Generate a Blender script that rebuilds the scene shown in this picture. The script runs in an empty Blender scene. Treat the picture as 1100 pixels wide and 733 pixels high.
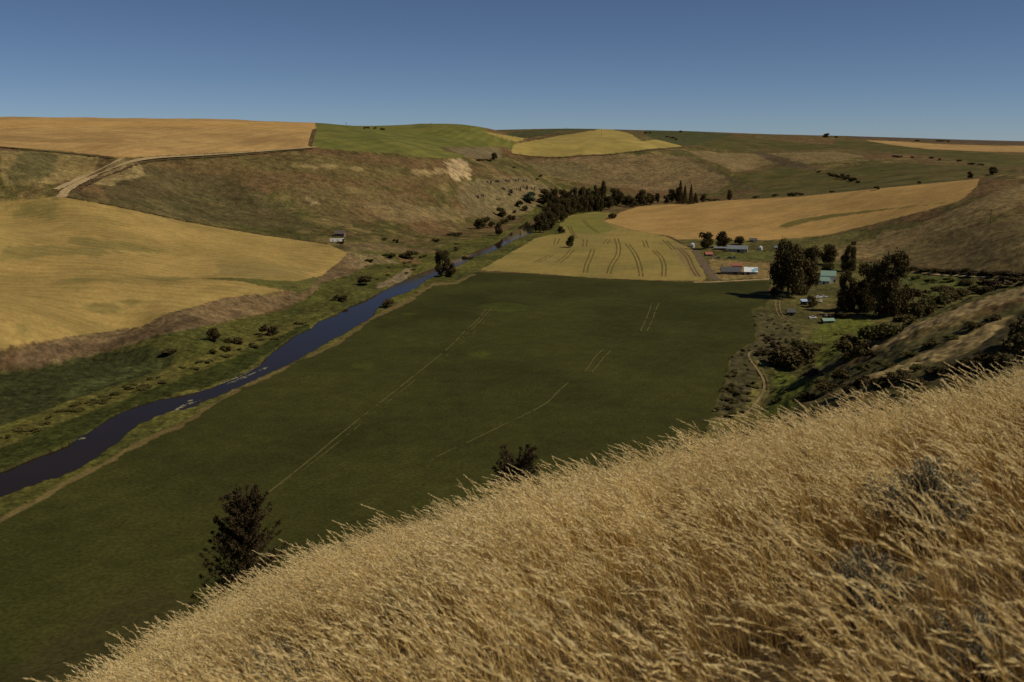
import bpy, bmesh, math, random
import numpy as np
from mathutils import Vector, Matrix

S = bpy.context.scene
C = S.collection
EYE = 95.0                       # camera height above the valley floor, metres
FPX = 1069.0                     # focal length in pixels of the 1100 px wide photograph
TP = 0.2025
PITCH = math.atan(TP)

# ------------------------------------------------------------------ camera, sky, sun, exposure
cd = bpy.data.cameras.new('camera'); cam = bpy.data.objects.new('camera', cd); C.objects.link(cam)
cd.sensor_width = 36.0; cd.lens = 36.0 * FPX / 1100.0
cd.clip_start = 0.05; cd.clip_end = 60000.0
cam.location = (0, 0, EYE); cam.rotation_euler = (math.pi / 2 - PITCH, 0, 0)
cd.dof.use_dof = True; cd.dof.focus_distance = 160.0; cd.dof.aperture_fstop = 4.5
S.camera = cam

SUN_EL, SUN_AZ = math.radians(47), math.radians(105.6)      # azimuth clockwise from +Y
sunvec = Vector((math.sin(SUN_AZ) * math.cos(SUN_EL), math.cos(SUN_AZ) * math.cos(SUN_EL), math.sin(SUN_EL)))
W = bpy.data.worlds.new('World'); S.world = W; W.use_nodes = True
nt = W.node_tree; nt.nodes.clear()
sky = nt.nodes.new('ShaderNodeTexSky'); sky.sky_type = 'NISHITA'; sky.sun_disc = False
sky.sun_elevation = SUN_EL; sky.sun_rotation = SUN_AZ
sky.altitude = 2200; sky.air_density = 0.55; sky.dust_density = 0.62; sky.ozone_density = 3.4
bg = nt.nodes.new('ShaderNodeBackground'); bg.inputs['Strength'].default_value = 0.055
wo = nt.nodes.new('ShaderNodeOutputWorld')
nt.links.new(sky.outputs[0], bg.inputs['Color']); nt.links.new(bg.outputs[0], wo.inputs['Surface'])
sl = bpy.data.lights.new('sun', 'SUN'); sl.energy = 3.5; sl.angle = math.radians(0.53); sl.color = (1.0, 0.89, 0.70)
so = bpy.data.objects.new('sun', sl); C.objects.link(so); so.rotation_euler = sunvec.to_track_quat('Z', 'Y').to_euler()
so.location = (200, -100, 400)
S.view_settings.view_transform = 'Standard'; S.view_settings.look = 'None'
S.view_settings.gamma = 1.0; S.view_settings.use_curve_mapping = False
S.view_settings.exposure = 0.0
S.render.engine = 'CYCLES'
S.cycles.max_bounces = 6; S.cycles.diffuse_bounces = 3; S.cycles.transparent_max_bounces = 12

RNG = np.random.default_rng(7)
rnd = random.Random(11)

# ------------------------------------------------------------------ tags
def tag(o, label=None, cat=None, group=None, kind=None):
    if label: o['label'] = label
    if cat: o['category'] = cat
    if group: o['group'] = group
    if kind: o['kind'] = kind
    return o
def empty(name, loc, rz=0.0):
    o = bpy.data.objects.new(name, None); C.objects.link(o); o.location = loc
    o.rotation_euler = (0, 0, rz); o.empty_display_size = 0.5
    return o
def copy_tree(o, parent=None):
    c = o.copy(); C.objects.link(c)
    if parent is not None: c.parent = parent
    for ch in list(o.children): copy_tree(ch, c)
    return c
def mesh_np(name, V, F, mat=None, parent=None, smooth=True, mats=None, midx=None):
    """F: (n,4) or (n,3) array, or list of such arrays"""
    me = bpy.data.meshes.new(name)
    V = np.asarray(V, np.float32)
    Fs = F if isinstance(F, list) else [F]
    Fs = [np.asarray(f, np.int32) for f in Fs if len(f)]
    nl = sum(f.size for f in Fs); nf = sum(len(f) for f in Fs)
    me.vertices.add(len(V)); me.vertices.foreach_set('co', V.ravel())
    me.loops.add(nl); me.loops.foreach_set('vertex_index', np.concatenate([f.ravel() for f in Fs]))
    tot = np.concatenate([np.full(len(f), f.shape[1], np.int32) for f in Fs])
    st = np.concatenate([[0], np.cumsum(tot)[:-1]]).astype(np.int32)
    me.polygons.add(nf); me.polygons.foreach_set('loop_start', st); me.polygons.foreach_set('loop_total', tot)
    me.polygons.foreach_set('use_smooth', np.full(nf, smooth, bool))
    if midx is not None: me.polygons.foreach_set('material_index', np.asarray(midx, np.int32))
    me.update(calc_edges=True)
    for m in (mats or ([mat] if mat else [])): me.materials.append(m)
    o = bpy.data.objects.new(name, me); C.objects.link(o)
    if parent is not None: o.parent = parent
    return o

# ------------------------------------------------------------------ materials
def newmat(name):
    m = bpy.data.materials.new(name); m.use_nodes = True
    t = m.node_tree; t.nodes.clear()
    out = t.nodes.new('ShaderNodeOutputMaterial'); p = t.nodes.new('ShaderNodeBsdfPrincipled')
    t.links.new(p.outputs[0], out.inputs['Surface'])
    return m, t, p, out
def N(t, k, **kw):
    n = t.nodes.new('ShaderNode' + k)
    for a, b in kw.items(): setattr(n, a, b)
    return n
def math_n(t, op, a, b):
    n = N(t, 'Math', operation=op)
    for i, v in enumerate((a, b)):
        if isinstance(v, (int, float)): n.inputs[i].default_value = v
        else: t.links.new(v, n.inputs[i])
    return n.outputs[0]
def noise_n(t, vec, scale, detail=4, rough=0.6, dist=0.0):
    n = N(t, 'TexNoise'); n.inputs['Scale'].default_value = scale; n.inputs['Detail'].default_value = detail
    n.inputs['Roughness'].default_value = rough; n.inputs['Distortion'].default_value = dist
    t.links.new(vec, n.inputs['Vector']); return n.outputs['Fac']
def range_n(t, v, a, b, c, d):
    n = N(t, 'MapRange'); t.links.new(v, n.inputs[0])
    for i, x in enumerate((a, b, c, d)): n.inputs[i + 1].default_value = x
    return n.outputs[0]
def plain(name, col, rough=0.7, var=0.15, scale=1.2, metal=0.0, spec=0.3):
    m, t, p, o = newmat(name)
    g = N(t, 'TexCoord')
    f = range_n(t, noise_n(t, g.outputs['Object'], scale, 5), 0.25, 0.75, 1 - var, 1 + var)
    mx = N(t, 'VectorMath', operation='SCALE'); mx.inputs[0].default_value = col; t.links.new(f, mx.inputs['Scale'])
    t.links.new(mx.outputs[0], p.inputs['Base Color'])
    p.inputs['Roughness'].default_value = rough; p.inputs['Metallic'].default_value = metal
    p.inputs['Specular IOR Level'].default_value = spec
    return m
def leafmat(name, dark, light, trans=0.0):
    m, t, p, o = newmat(name)
    g = N(t, 'NewGeometry'); oi = N(t, 'ObjectInfo')
    mix = N(t, 'Mix', data_type='RGBA')
    f = math_n(t, 'ADD', math_n(t, 'MULTIPLY', g.outputs['Random Per Island'], 0.75), math_n(t, 'MULTIPLY', oi.outputs['Random'], 0.25))
    t.links.new(f, mix.inputs[0]); mix.inputs[6].default_value = (*dark, 1); mix.inputs[7].default_value = (*light, 1)
    t.links.new(mix.outputs[2], p.inputs['Base Color']); p.inputs['Roughness'].default_value = 0.75
    p.inputs['Specular IOR Level'].default_value = 0.15
    if trans:
        tr = N(t, 'BsdfTranslucent'); t.links.new(mix.outputs[2], tr.inputs['Color'])
        ms = N(t, 'MixShader'); ms.inputs[0].default_value = trans
        t.links.new(p.outputs[0], ms.inputs[1]); t.links.new(tr.outputs[0], ms.inputs[2]); t.links.new(ms.outputs[0], o.inputs['Surface'])
    return m
def groundmat(name, s1, c1, s2, c2, s3, c3, bump=0.0, bscale=0.5, row=None, stretch=None):
    """albedo attribute times three scales of mottling (sizes in metres), optional drill rows"""
    m, t, p, o = newmat(name)
    g = N(t, 'NewGeometry'); pos = g.outputs['Position']
    if stretch:
        mp = N(t, 'Mapping'); mp.inputs['Rotation'].default_value = (0, 0, stretch[0]); mp.inputs['Scale'].default_value = (1, stretch[1], 1)
        t.links.new(pos, mp.inputs['Vector']); spos = mp.outputs[0]
    else: spos = pos
    at = N(t, 'Attribute', attribute_name='albedo')
    f = range_n(t, noise_n(t, spos, 1 / s1, 4), 0.3, 0.7, 1 - c1, 1 + c1)
    f2 = range_n(t, noise_n(t, pos, 1 / s2, 4), 0.3, 0.7, 1 - c2, 1 + c2)
    f3 = range_n(t, noise_n(t, spos, 1 / s3, 3), 0.3, 0.7, 1 - c3, 1 + c3)
    f = math_n(t, 'MULTIPLY', math_n(t, 'MULTIPLY', f, f2), f3)
    if row:
        ang, width, con = row
        mp = N(t, 'Mapping'); mp.inputs['Rotation'].default_value = (0, 0, ang); t.links.new(pos, mp.inputs['Vector'])
        w = N(t, 'TexWave', wave_type='BANDS', bands_direction='X'); w.inputs['Scale'].default_value = 0.314 / width
        w.inputs['Distortion'].default_value = 6.0; w.inputs['Detail'].default_value = 2; w.inputs['Detail Scale'].default_value = 0.15
        t.links.new(mp.outputs[0], w.inputs['Vector'])
        f = math_n(t, 'MULTIPLY', f, range_n(t, w.outputs['Fac'], 0, 1, 1 - con, 1 + con))
    sc = N(t, 'VectorMath', operation='SCALE'); t.links.new(at.outputs['Color'], sc.inputs[0]); t.links.new(f, sc.inputs['Scale'])
    t.links.new(sc.outputs[0], p.inputs['Base Color']); p.inputs['Roughness'].default_value = 0.9
    p.inputs['Specular IOR Level'].default_value = 0.05
    if bump:
        b = N(t, 'Bump'); b.inputs['Strength'].default_value = 0.8; b.inputs['Distance'].default_value = bump
        t.links.new(noise_n(t, pos, 1 / bscale, 3), b.inputs['Height']); t.links.new(b.outputs[0], p.inputs['Normal'])
    return m

# ------------------------------------------------------------------ pixel of the survey photo -> ray
def rays(uv):
    uv = np.asarray(uv, float).reshape(-1, 2)
    xc = (uv[:, 0] - 550) / FPX; yc = -(uv[:, 1] - 366.5) / FPX
    y = math.cos(PITCH) + yc * math.sin(PITCH); z = -math.sin(PITCH) + yc * math.cos(PITCH)
    h = np.hypot(xc, y)
    return np.arctan2(xc, y), z / h              # azimuth, slope per metre of horizontal distance

# ------------------------------------------------------------------ noise
def vnoise(x, y, seed=0):
    xi = np.floor(x).astype(np.int64); yi = np.floor(y).astype(np.int64); fx = x - xi; fy = y - yi
    fx = fx * fx * (3 - 2 * fx); fy = fy * fy * (3 - 2 * fy)
    def h(a, b):
        n = (a * 374761393 + b * 668265263 + seed * 974711) & 0xffffffff
        n = ((n ^ (n >> 13)) * 1274126177) & 0xffffffff
        return ((n ^ (n >> 16)) & 0xffff) / 65535.0
    return (h(xi, yi) * (1 - fx) + h(xi + 1, yi) * fx) * (1 - fy) + (h(xi, yi + 1) * (1 - fx) + h(xi + 1, yi + 1) * fx) * fy
def fbm(x, y, size, octv=4, seed=0, gain=0.5):
    a, s, n = 1.0, 0.0, 0.0; f = 1.0 / size
    for k in range(octv):
        s = s + a * vnoise(x * f + 17.3 * k, y * f - 9.1 * k, seed + k); n += a; a *= gain; f *= 2.03
    return s / n                                  # 0..1

# ------------------------------------------------------------------ the relief: heights surveyed at points, thin-plate surface between
SURV_Z = [  # u, v, z
 (100,520,-3),(300,420,-3),(400,340,-3),(500,290,-3),(560,250,-3),(620,238,-2.5),(700,275,-2),(750,295,-2.5),(650,330,-3),(500,420,-3),
 (350,520,-3),(150,600,-3),(800,330,-2.5),(760,420,-3),(840,350,-2),(820,385,-2),(790,268,0.5),(840,292,-0.5),(900,330,0),(890,302,0.5),
 (230,440,-3),(440,290,-2),(600,300,-3),(30,560,-3),(880,360,-1),
 (0,400,0.5),(150,366,0.5),(240,346,0.5),(305,330,0.5),(345,302,1.5),(380,287,1.5),
 (0,376,9),(82,361,8.5),(151,351,8.5),(180,338,8.5),(246,320,8.5),(305,312,7.5),(335,297,7.5),(372,272,9),
 (100,388,0),(410,283,1),
 (0,300,20),(100,300,19),(200,298,13),(200,260,22),(100,250,33),(0,240,38),(300,280,10),(340,263,11),(260,250,20),(160,225,40),(65,212,52),(0,215,50),
 (355,262,12),(361,256,12),(420,262,4),(400,230,22),(300,215,38),(200,205,48),(140,180,70),(90,190,62),
 (450,230,18),(500,225,15),(440,258,2),(500,240,3),(540,232,2),(520,215,20),(550,205,28),(580,215,8),(600,205,12),(650,210,5),(700,205,9),(750,207,7),
 (658,232,1),(735,256,1),(823,258,3),(886,253,8),(934,242,18),(982,229,30),(1024,218,40),(900,225,24),(720,222,7),(789,216,15),(858,212,24),
 (1000,235,28),(960,255,15),(900,266,5),(1050,225,39),(1000,265,13),(1040,280,14),(1100,285,18),(960,286,4),(1000,291,6),(1100,297,12),
 (980,310,3),(1050,305,7),(1000,330,2),(930,340,0),
 (860,402,1.5),(820,450,0)]
SURV_D = [  # u, v, horizontal distance
 (340,160,1150),(200,168,1080),(130,172,1020),(0,160,1000),(0,185,880),(60,180,930),(-60,160,980),(-60,215,760),
 (0,128.5,1500),(180,129.5,1500),(270,132.5,1500),(335,137.5,1450),(-60,128.5,1500),(0,140,2300),(180,142,2300),(100,150,1180),(250,150,1230),(0,148,1180),
 (350,137.5,1600),(400,138.5,1750),(430,142.5,1850),(400,136.8,2700),(450,139.5,1900),(495,137,1950),(535,142.5,1980),(350,160,1160),(400,164,1210),(470,172,1280),
 (500,160,1700),(450,157,1600),(495,148,2400),(420,150,1500),
 (490,185,1290),(530,182,1420),(570,187,1650),(550,167,1900),(620,166,1900),(690,160.5,1950),(610,141.5,2300),(650,141,2300),(700,149,2250),(560,152,2150),
 (610,146,2900),(600,139,3300),(545,143,3200),(680,180,1850),(640,190,1800),(780,175,1900),(740,166,2000),(800,201,1680),(730,157,2150),(820,182,2000),(800,163,2250),
 (850,170,2050),(900,190,1650),(870,200,1560),(820,209,1500),(950,195,1500),(1000,180,1750),(1060,182,1560),
 (700,142.5,3200),(735,141,3200),(780,144.5,3200),(850,146.5,3200),(885,146,3200),(950,148.5,3200),(1000,150.5,3200),(1060,152.5,3200),(1110,153,3200),(1160,154,3200),
 (700,152,6000),(1000,156,6000),(400,146,6000),(100,148,4500),
 (1000,163,2350),(900,163,2350),(1100,165,2350),(1100,178,1850),(1160,178,1850),
 (1053,191.5,1140),(941,203,1178),(1100,185,1100),(1100,192,1400),(1100,200,1000),(1100,220,900),(1100,250,780),(1160,310,520),
 (1100,308,390),(1044,323,385),(1012,338,390),(963,358,395),(930,372,392),(900,386,388),(1160,290,390),
 (1100,340,335),(1100,372,272),(1000,392,290),(950,402,287),(900,422,285),(850,441,288),(1160,350,300)]
SURV_W = [(0,40,60),(0,75,42),(0,100,34),(0,160,14),(0,225,-1),(-60,100,18),(-90,150,3.5),(-120,170,-2),(-150,260,-3),(60,110,42),(80,150,38),(50,200,16),(110,190,40),
 (-50,60,38),(50,60,60),(90,100,46),(150,150,48),(-30,40,58),(30,40,65),(45,240,2),(346,597,18),(391,675,30),(451,779,43),(501,865,54),(551,952,62),(627,1082,58),(372,581,18),(421,657,30),(486,758,43),(540,842,54),(594,926,62),(675,1052,58),(130,230,40),(-100,80,16)]
LS = 0.7
def surv():
    T, L, Z = [], [], []
    th, s = rays([(a, b) for a, b, c in SURV_Z])
    for t, k, (u, v, z) in zip(th, s, SURV_Z):
        r = (EYE - max(z, 0.0)) / -k; T.append(t); L.append(math.log(r)); Z.append(z)
    th, s = rays([(a, b) for a, b, c in SURV_D])
    for t, k, (u, v, d) in zip(th, s, SURV_D): T.append(t); L.append(math.log(d)); Z.append(EYE + k * d)
    for x, y, z in SURV_W: T.append(math.atan2(x, y)); L.append(math.log(math.hypot(x, y))); Z.append(z)
    return np.array(T), np.array(L), np.array(Z)
PT, PL, PZ = surv()
def tps(d2): return 0.5 * d2 * np.log(np.maximum(d2, 1e-12))
def rbf_fit():
    n = len(PT); X = PT; Y = PL * LS
    K = tps((X[:, None] - X) ** 2 + (Y[:, None] - Y) ** 2) + np.eye(n) * 2e-5
    P = np.stack([np.ones(n), X, Y], 1)
    A = np.block([[K, P], [P.T, np.zeros((3, 3))]])
    # heights are fitted as depression-scaled values so that near points weigh as much as far ones
    return np.linalg.solve(A, np.concatenate([PZ, np.zeros(3)]))
RB = rbf_fit()
def rbf(T, L):
    T = np.clip(T, -0.56, 0.56); L = np.clip(L, math.log(45), math.log(6000))
    sh = T.shape; T = T.ravel(); Y = L.ravel() * LS; out = np.empty_like(T); n = len(PT)
    for a in range(0, len(T), 60000):
        b = slice(a, a + 60000)
        out[b] = tps((T[b, None] - PT) ** 2 + (Y[b, None] - PL * LS) ** 2) @ RB[:n] + RB[n] + RB[n + 1] * T[b] + RB[n + 2] * Y[b]
    return out.reshape(sh)
def smax(a, b, k):
    h = np.clip(0.5 + 0.5 * (a - b) / k, 0, 1)
    return b + (a - b) * h + k * h * (1 - h)
# the slope under the camera: its brow as seen in the photograph
BROW = [(60,746),(100,719),(180,674),(260,628),(330,586),(400,556),(480,533),(560,515),(640,496),(700,476),(780,461),(850,444),(920,421),(1000,396),(1050,389),(1098,389)]
K2 = 0.006; H_EYE = 1.74; GRASS_H = 0.86
bt, bs = rays(BROW)
K1 = np.polyfit(bt, -bs - 2 * math.sqrt((H_EYE - GRASS_H) * K2), 4)
def fg(T, R):
    Tc = np.clip(T, -0.50, 0.50)
    plane = lambda t: 0.212 * np.cos(t) - 0.333 * np.sin(t)
    k = np.polyval(K1, Tc) + plane(T) - plane(Tc)
    return EYE - H_EYE - k * R - K2 * R * R

# polar survey grid round the viewpoint (finer where the land is seen)
th_in = np.arange(-0.505, 0.5051, 0.00098)
TH = np.concatenate([np.linspace(-3.12, -1.0, 60)[:-1], np.linspace(-1.0, -0.505, 60)[:-1], th_in, np.linspace(0.505, 1.0, 60)[1:], np.linspace(1.0, 3.12, 60)[1:]])
def geo(a, b, q): return np.exp(np.arange(math.log(a), math.log(b), q))
RR = np.concatenate([geo(0.03, 0.5, 0.25), geo(0.5, 50, 0.03), geo(50, 185, 0.012), geo(185, 2500, 0.0036), geo(2500, 3600, 0.008), geo(3600, 16000, 0.05)])
LR = np.log(RR)
GT, GL = np.meshgrid(TH, LR, indexing='ij'); GR = np.exp(GL)
GX = GR * np.sin(GT); GY = GR * np.cos(GT)
zb = rbf(GT, GL)
relief = np.clip((zb - 5) / 25, 0, 1)
zb = zb + relief * ((fbm(GX, GY, 170, 3, 3) - 0.5) * 8 + (fbm(GX, GY, 45, 3, 9) - 0.5) * 2.4) * np.clip(1.6 - GR / 2600, 0.25, 1) * np.clip((0.47 - GT) / 0.10, 0.0, 1) * np.clip((GR - 150) / 200, 0, 1)
zb = smax(zb, 0.0, 1.2)
far = np.clip((GR - 6000) / 10000, 0, 1); zb = zb * (1 - far) + 60 * far
GZ = smax(np.where(GR < 130, fg(GT, GR), -500.0), zb, 4.0)
near = GR < 40; GZ[near] = fg(GT, GR)[near]

# first place where a ray meets the land
def cast(uv, rmin=110.0):
    th, s = rays(uv); out = np.zeros((len(th), 3))
    j0 = int(np.searchsorted(RR, rmin))
    ti = np.clip(np.searchsorted(TH, th) - 1, 0, len(TH) - 2); w = (th - TH[ti]) / (TH[ti + 1] - TH[ti])
    w = np.clip(w, 0, 1)
    for i in range(len(th)):
        col = GZ[ti[i]] * (1 - w[i]) + GZ[ti[i] + 1] * w[i]
        g = col - (EYE + s[i] * RR)
        k = np.nonzero(g[j0:] >= 0)[0]
        if len(k) == 0: r = 7000.0; z = EYE
        else:
            k = k[0] + j0
            if k == j0: r = RR[k]; z = col[k]
            else:
                q = -g[k - 1] / (g[k] - g[k - 1]); r = RR[k - 1] + q * (RR[k] - RR[k - 1]); z = col[k - 1] + q * (col[k] - col[k - 1])
        out[i] = (r * math.sin(th[i]), r * math.cos(th[i]), z)
    return out
def height(x, y):
    x = np.asarray(x, float); y = np.asarray(y, float)
    t = np.arctan2(x, y); L = np.log(np.maximum(np.hypot(x, y), RR[0] * 1.001))
    i = np.clip(np.searchsorted(TH, t) - 1, 0, len(TH) - 2); j = np.clip(np.searchsorted(LR, L) - 1, 0, len(LR) - 2)
    a = np.clip((t - TH[i]) / (TH[i + 1] - TH[i]), 0, 1); b = np.clip((np.exp(L) - RR[j]) / (RR[j + 1] - RR[j]), 0, 1)
    return (GZ[i, j] * (1 - a) + GZ[i + 1, j] * a) * (1 - b) + (GZ[i, j + 1] * (1 - a) + GZ[i + 1, j + 1] * a) * b
def dense(uv, step=6.0, closed=False):
    uv = [tuple(p) for p in uv]
    if closed: uv = uv + [uv[0]]
    o = []
    for (a, b), (c, d) in zip(uv[:-1], uv[1:]):
        n = max(1, int(math.hypot(c - a, d - b) / step))
        for k in range(n): o.append((a + (c - a) * k / n, b + (d - b) * k / n))
    if not closed: o.append(uv[-1])
    return o
def smooth_line(uv, it=2):
    p = [np.array(q, float) for q in uv]
    for _ in range(it):
        q = [p[0]]
        for a, b in zip(p[:-1], p[1:]): q += [a * .75 + b * .25, a * .25 + b * .75]
        q.append(p[-1]); p = q
    return [tuple(a) for a in p]

# fill an outline on the land (even-odd, along each bearing)
LI = np.arange(len(LR))
def fill_xy(P):
    t = np.arctan2(P[:, 0], P[:, 1]); L = np.log(np.hypot(P[:, 0], P[:, 1])); row = np.interp(L, LR, LI)
    ci = np.interp(t, TH, np.arange(len(TH)))
    m = np.zeros(GT.shape, np.float32); hits = {}
    n = len(t)
    for i in range(n):
        a, b = ci[i], ci[(i + 1) % n]; ra, rb = row[i], row[(i + 1) % n]
        if a == b: continue
        if a > b: a, b, ra, rb = b, a, rb, ra
        for c in range(int(math.ceil(a)), int(math.ceil(b))):
            hits.setdefault(c, []).append(ra + (rb - ra) * (c - a) / (b - a))
    for c, h in hits.items():
        if c < 0 or c >= len(TH): continue
        h.sort()
        for lo, hi in zip(h[0::2], h[1::2]):
            m[c] = np.maximum(m[c], np.clip(np.minimum(LI - lo + .5, hi - LI + .5), 0, 1))
    return m
def fill(uv, rmin=110.0): return fill_xy(cast(dense(uv, 5.0, True), rmin))
def blur(m, ka, kb):
    def box(a, k, ax):
        if k < 1: return a
        pad = [(0, 0), (0, 0)]; pad[ax] = (k + 1, k)
        c = np.cumsum(np.pad(a, pad, mode='edge'), axis=ax)
        n = a.shape[ax]
        return (np.take(c, range(2 * k + 1, 2 * k + 1 + n), ax) - np.take(c, range(0, n), ax)) / (2 * k + 1)
    for _ in range(2): m = box(box(m, ka, 0), kb, 1)
    return m
def ragged(m, ka, kb, size, amount=0.6, seed=1):
    b = blur(m, ka, kb); n = fbm(GX, GY, size, 4, seed) - 0.5
    return np.clip((b + n * amount - 0.5) * 4 + 0.5, 0, 1) * np.clip(b * 8, 0, 1)
# ------------------------------------------------------------------ outlines of fields, water and cover (survey photo pixels)
RIVER_L = [(-40,520),(0,506),(44,489),(74,477),(93,465),(118,447.5),(147,435),(172,428),(180,427),(208,421),(228,415.5),(250,405.5),(279,391),(287,382),(302,370.6),(321,357.5),(335,351.5),(342,345),(361.5,337),(369.5,332),(400,317.5),(419,308),(440,297.5),(462,288.8),(488,279),(507,271),(535,260),(547,251),(563,240),(580,228),(600,221)]
RIVER_R = [(-40,550),(0,533.5),(25,522.5),(61,513),(91,498),(110.5,485.6),(123,476),(147,456),(167,446),(181,442),(197,439.5),(218,431),(239,422),(260,413.6),(289,399.5),(304,393.5),(325,382),(338.5,375.5),(346,370.6),(371,357),(380,351.5),(400,339.5),(404,331),(421.5,319),(445,310),(459,300),(469,295.6),(492,285),(511,275.6),(535,267),(549,259),(570,250.7),(577.5,240),(587,230.6),(610,222)]
LINE = [(-40,573),(0,557),(44,533.6),(74,515),(105.6,499),(137.6,480.7),(167,466),(200,451),(237,427.5),(260,415.5),(287,403),(314,390),(340,378),(361,368.5),(402,338.5),(438,321.6),(454.5,310),(464,304),(488,303.5),(511,292.5)]
F_ALFALFA = LINE + [(560,293.5),(650,299.5),(720,302.5),(760,304),(829,301.5),(826,312),(829,318),(822,328),(806,332.5),(811,343),(812,366),(795,375),(784,386),(779,409),(765,445),(740,500),(600,640),(300,860),(0,880),(-60,800)]
F_HAY = [(516,290),(541,276),(561.5,264.5),(574.5,256.5),(590,252.8),(609,250.3),(603,246),(601,236.8),(608,232.3),(622,230),(640,228),(656,229),(649,238.5),(679,247.3),(707,252.2),(725,257.6),(733,263),(749,270),(759,300),(754,302),(700,301),(650,299)]
F_GOLD = [(649,238.3),(655.5,234),(668,227.6),(686.7,222),(733,218.6),(789,215),(858,211.5),(941,203),(1053,192),(1050,199),(1040,209),(1032,215),(1024,218),(982.5,229.3),(934,241.6),(886,253),(823.6,258.3),(760,257),(725,257.4),(707,252),(679,247)]
F_LEFT = [(-80,222),(0,216),(30,215),(60,211),(75,212),(115,220),(200,238.5),(280,252.5),(352,262.5),(374,272),(364,282),(351,292),(336,303),(326,308.5),(305,307.5),(285,304),(262,301),(262,302.5),(282,307),(300,311),(311,313.8),(300,314.5),(245,319.5),(176,338),(151,352),(82,360.5),(0,375),(-80,388)]
F_PLATEAU = [(-80,118),(336,122),(340,138),(336,148),(333,158),(300,161),(230,164.5),(165,168),(130,170),(100,166),(60,161.5),(0,157.5),(-80,156)]
F_GREENTOP = [(341,122),(430,125),(500,125),(520,138),(545,150),(556,154),(560,158),(552,161),(538,158),(510,158),(470,158),(480,163),(500,167),(497,170),(470,170),(420,165),(385,163),(340,159),(334,157),(338,148)]
F_DOME = [(548,164.5),(551,158),(553,155),(580,150),(600,146),(618,143.5),(650,138),(675,143),(690,152),(705,150),(735,157.5),(705,159.5),(690,161),(670,164),(650,166),(625,166.5),(600,169),(575,168)]
F_DOME2 = [(508,140),(530,146),(556,153),(568,149),(552,147),(540,145),(530,143)]
F_FARGREEN = [(790,189),(812,184),(840,179),(880,184),(920,178),(960,176),(1000,177),(1050,180),(1068,184),(1050,190),(1000,197),(941,202.5),(870,209.5),(828,212),(812,205)]
F_FARGREEN2 = [(745,156),(770,149),(778,146.5),(830,150),(900,158),(880,162),(810,160),(760,160)]
F_FARGOLD = [(925,150.5),(965,152),(1010,155),(1060,156.5),(1115,157),(1160,158),(1115,164),(1060,163),(1000,160.5),(960,156)]
F_FARGREEN3 = [(900,150),(928,151),(960,156.5),(1000,161),(1050,164),(1115,168),(1115,180),(1060,178),(1030,173),(1000,168),(950,163),(890,158)]
MEADOW = [(-60,470),(-60,395),(0,398),(102,379),(176,358),(229,348.5),(300,334),(333,318),(345,303),(375,296),(395,284),(380,276),(375,266),(420,266),(455,272),(480,262),(510,256),(535,252),(560,238),(573,224),(590,214),(610,220),(640,222),(650,230),(622,232),(608,236),(609,250),(575,258),(541,278),(511,292.5)] + LINE[::-1]
FARM = [(829,301),(760,303.5),(752,290),(748,270),(733,262),(700,251),(730,256),(823,258.5),(886,254),(934,243),(930,262),(900,275),(960,287),(1000,292),(1110,298),(1110,309),(1044,323),(1012,338),(963,358),(940,368),(900,392),(880,420),(850,446),(800,470),(740,500),(765,445),(780,409),(785,386),(795,376),(811,366),(811,343),(804,333),(822,328),(833,318)]

river = fill_xy(np.concatenate([cast(dense(RIVER_L)), cast(dense(RIVER_R))[::-1]]))
reg_def = [('meadow', MEADOW), ('farmyard_ground', FARM), ('wheat_field', F_LEFT), ('stubble_field', F_PLATEAU), ('green_field', F_GREENTOP), ('barley_field', F_DOME),
           ('barley_field', F_DOME2), ('pasture', F_FARGREEN), ('pasture', F_FARGREEN2), ('stubble_field', F_FARGOLD), ('pasture', F_FARGREEN3),
           ('wheat_field', F_GOLD), ('hay_field', F_HAY), ('alfalfa_field', F_ALFALFA)]
ALB = np.zeros(GT.shape + (3,), np.float32)
def srgb(r, g, b):
    c = np.array([r, g, b]) / 255.0
    return np.where(c < 0.04045, c / 12.92, ((c + 0.055) / 1.055) ** 2.4)
nA = fbm(GX, GY, 120, 4, 21); nB = fbm(GX, GY, 30, 4, 31); nC = fbm(GX, GY, 8, 3, 41)
def mixc(c1, c2, f): return np.asarray(c1, np.float32) * (1 - f[..., None]) + np.asarray(c2, np.float32) * f[..., None]
sm = lambda n, a, b: np.clip((n - a) / (b - a), 0, 1)
DRYB, DRYG, STRAW = (0.118, 0.072, 0.032), (0.070, 0.063, 0.019), (0.25, 0.172, 0.07)
ALB[:] = mixc(DRYB, DRYG, sm(nA * .5 + nB * .5, 0.42, 0.58))
ALB[:] = ALB * (1 - sm(nB * .6 + nC * .4, 0.52, 0.72)[..., None] * 0.6) + np.asarray(STRAW, np.float32) * (sm(nB * .6 + nC * .4, 0.52, 0.72) * 0.6)[..., None]
REG = np.zeros(GT.shape, np.int16)
SETTING = ['hills']
COL = {'meadow': ((0.060, 0.060, 0.015), (0.095, 0.088, 0.020)), 'farmyard_ground': ((0.066, 0.060, 0.019), (0.115, 0.098, 0.030)),
       'wheat_field': ((0.325, 0.224, 0.074), (0.255, 0.180, 0.058)), 'stubble_field': ((0.37, 0.235, 0.090), (0.31, 0.195, 0.075)),
       'green_field': ((0.135, 0.128, 0.032), (0.100, 0.102, 0.026)), 'barley_field': ((0.31, 0.235, 0.068), (0.26, 0.20, 0.058)),
       'pasture': ((0.066, 0.062, 0.018), (0.098, 0.078, 0.026)), 'hay_field': ((0.25, 0.188, 0.056), (0.205, 0.162, 0.050)),
       'alfalfa_field': ((0.037, 0.038, 0.0088), (0.045, 0.045, 0.0105))}
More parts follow.
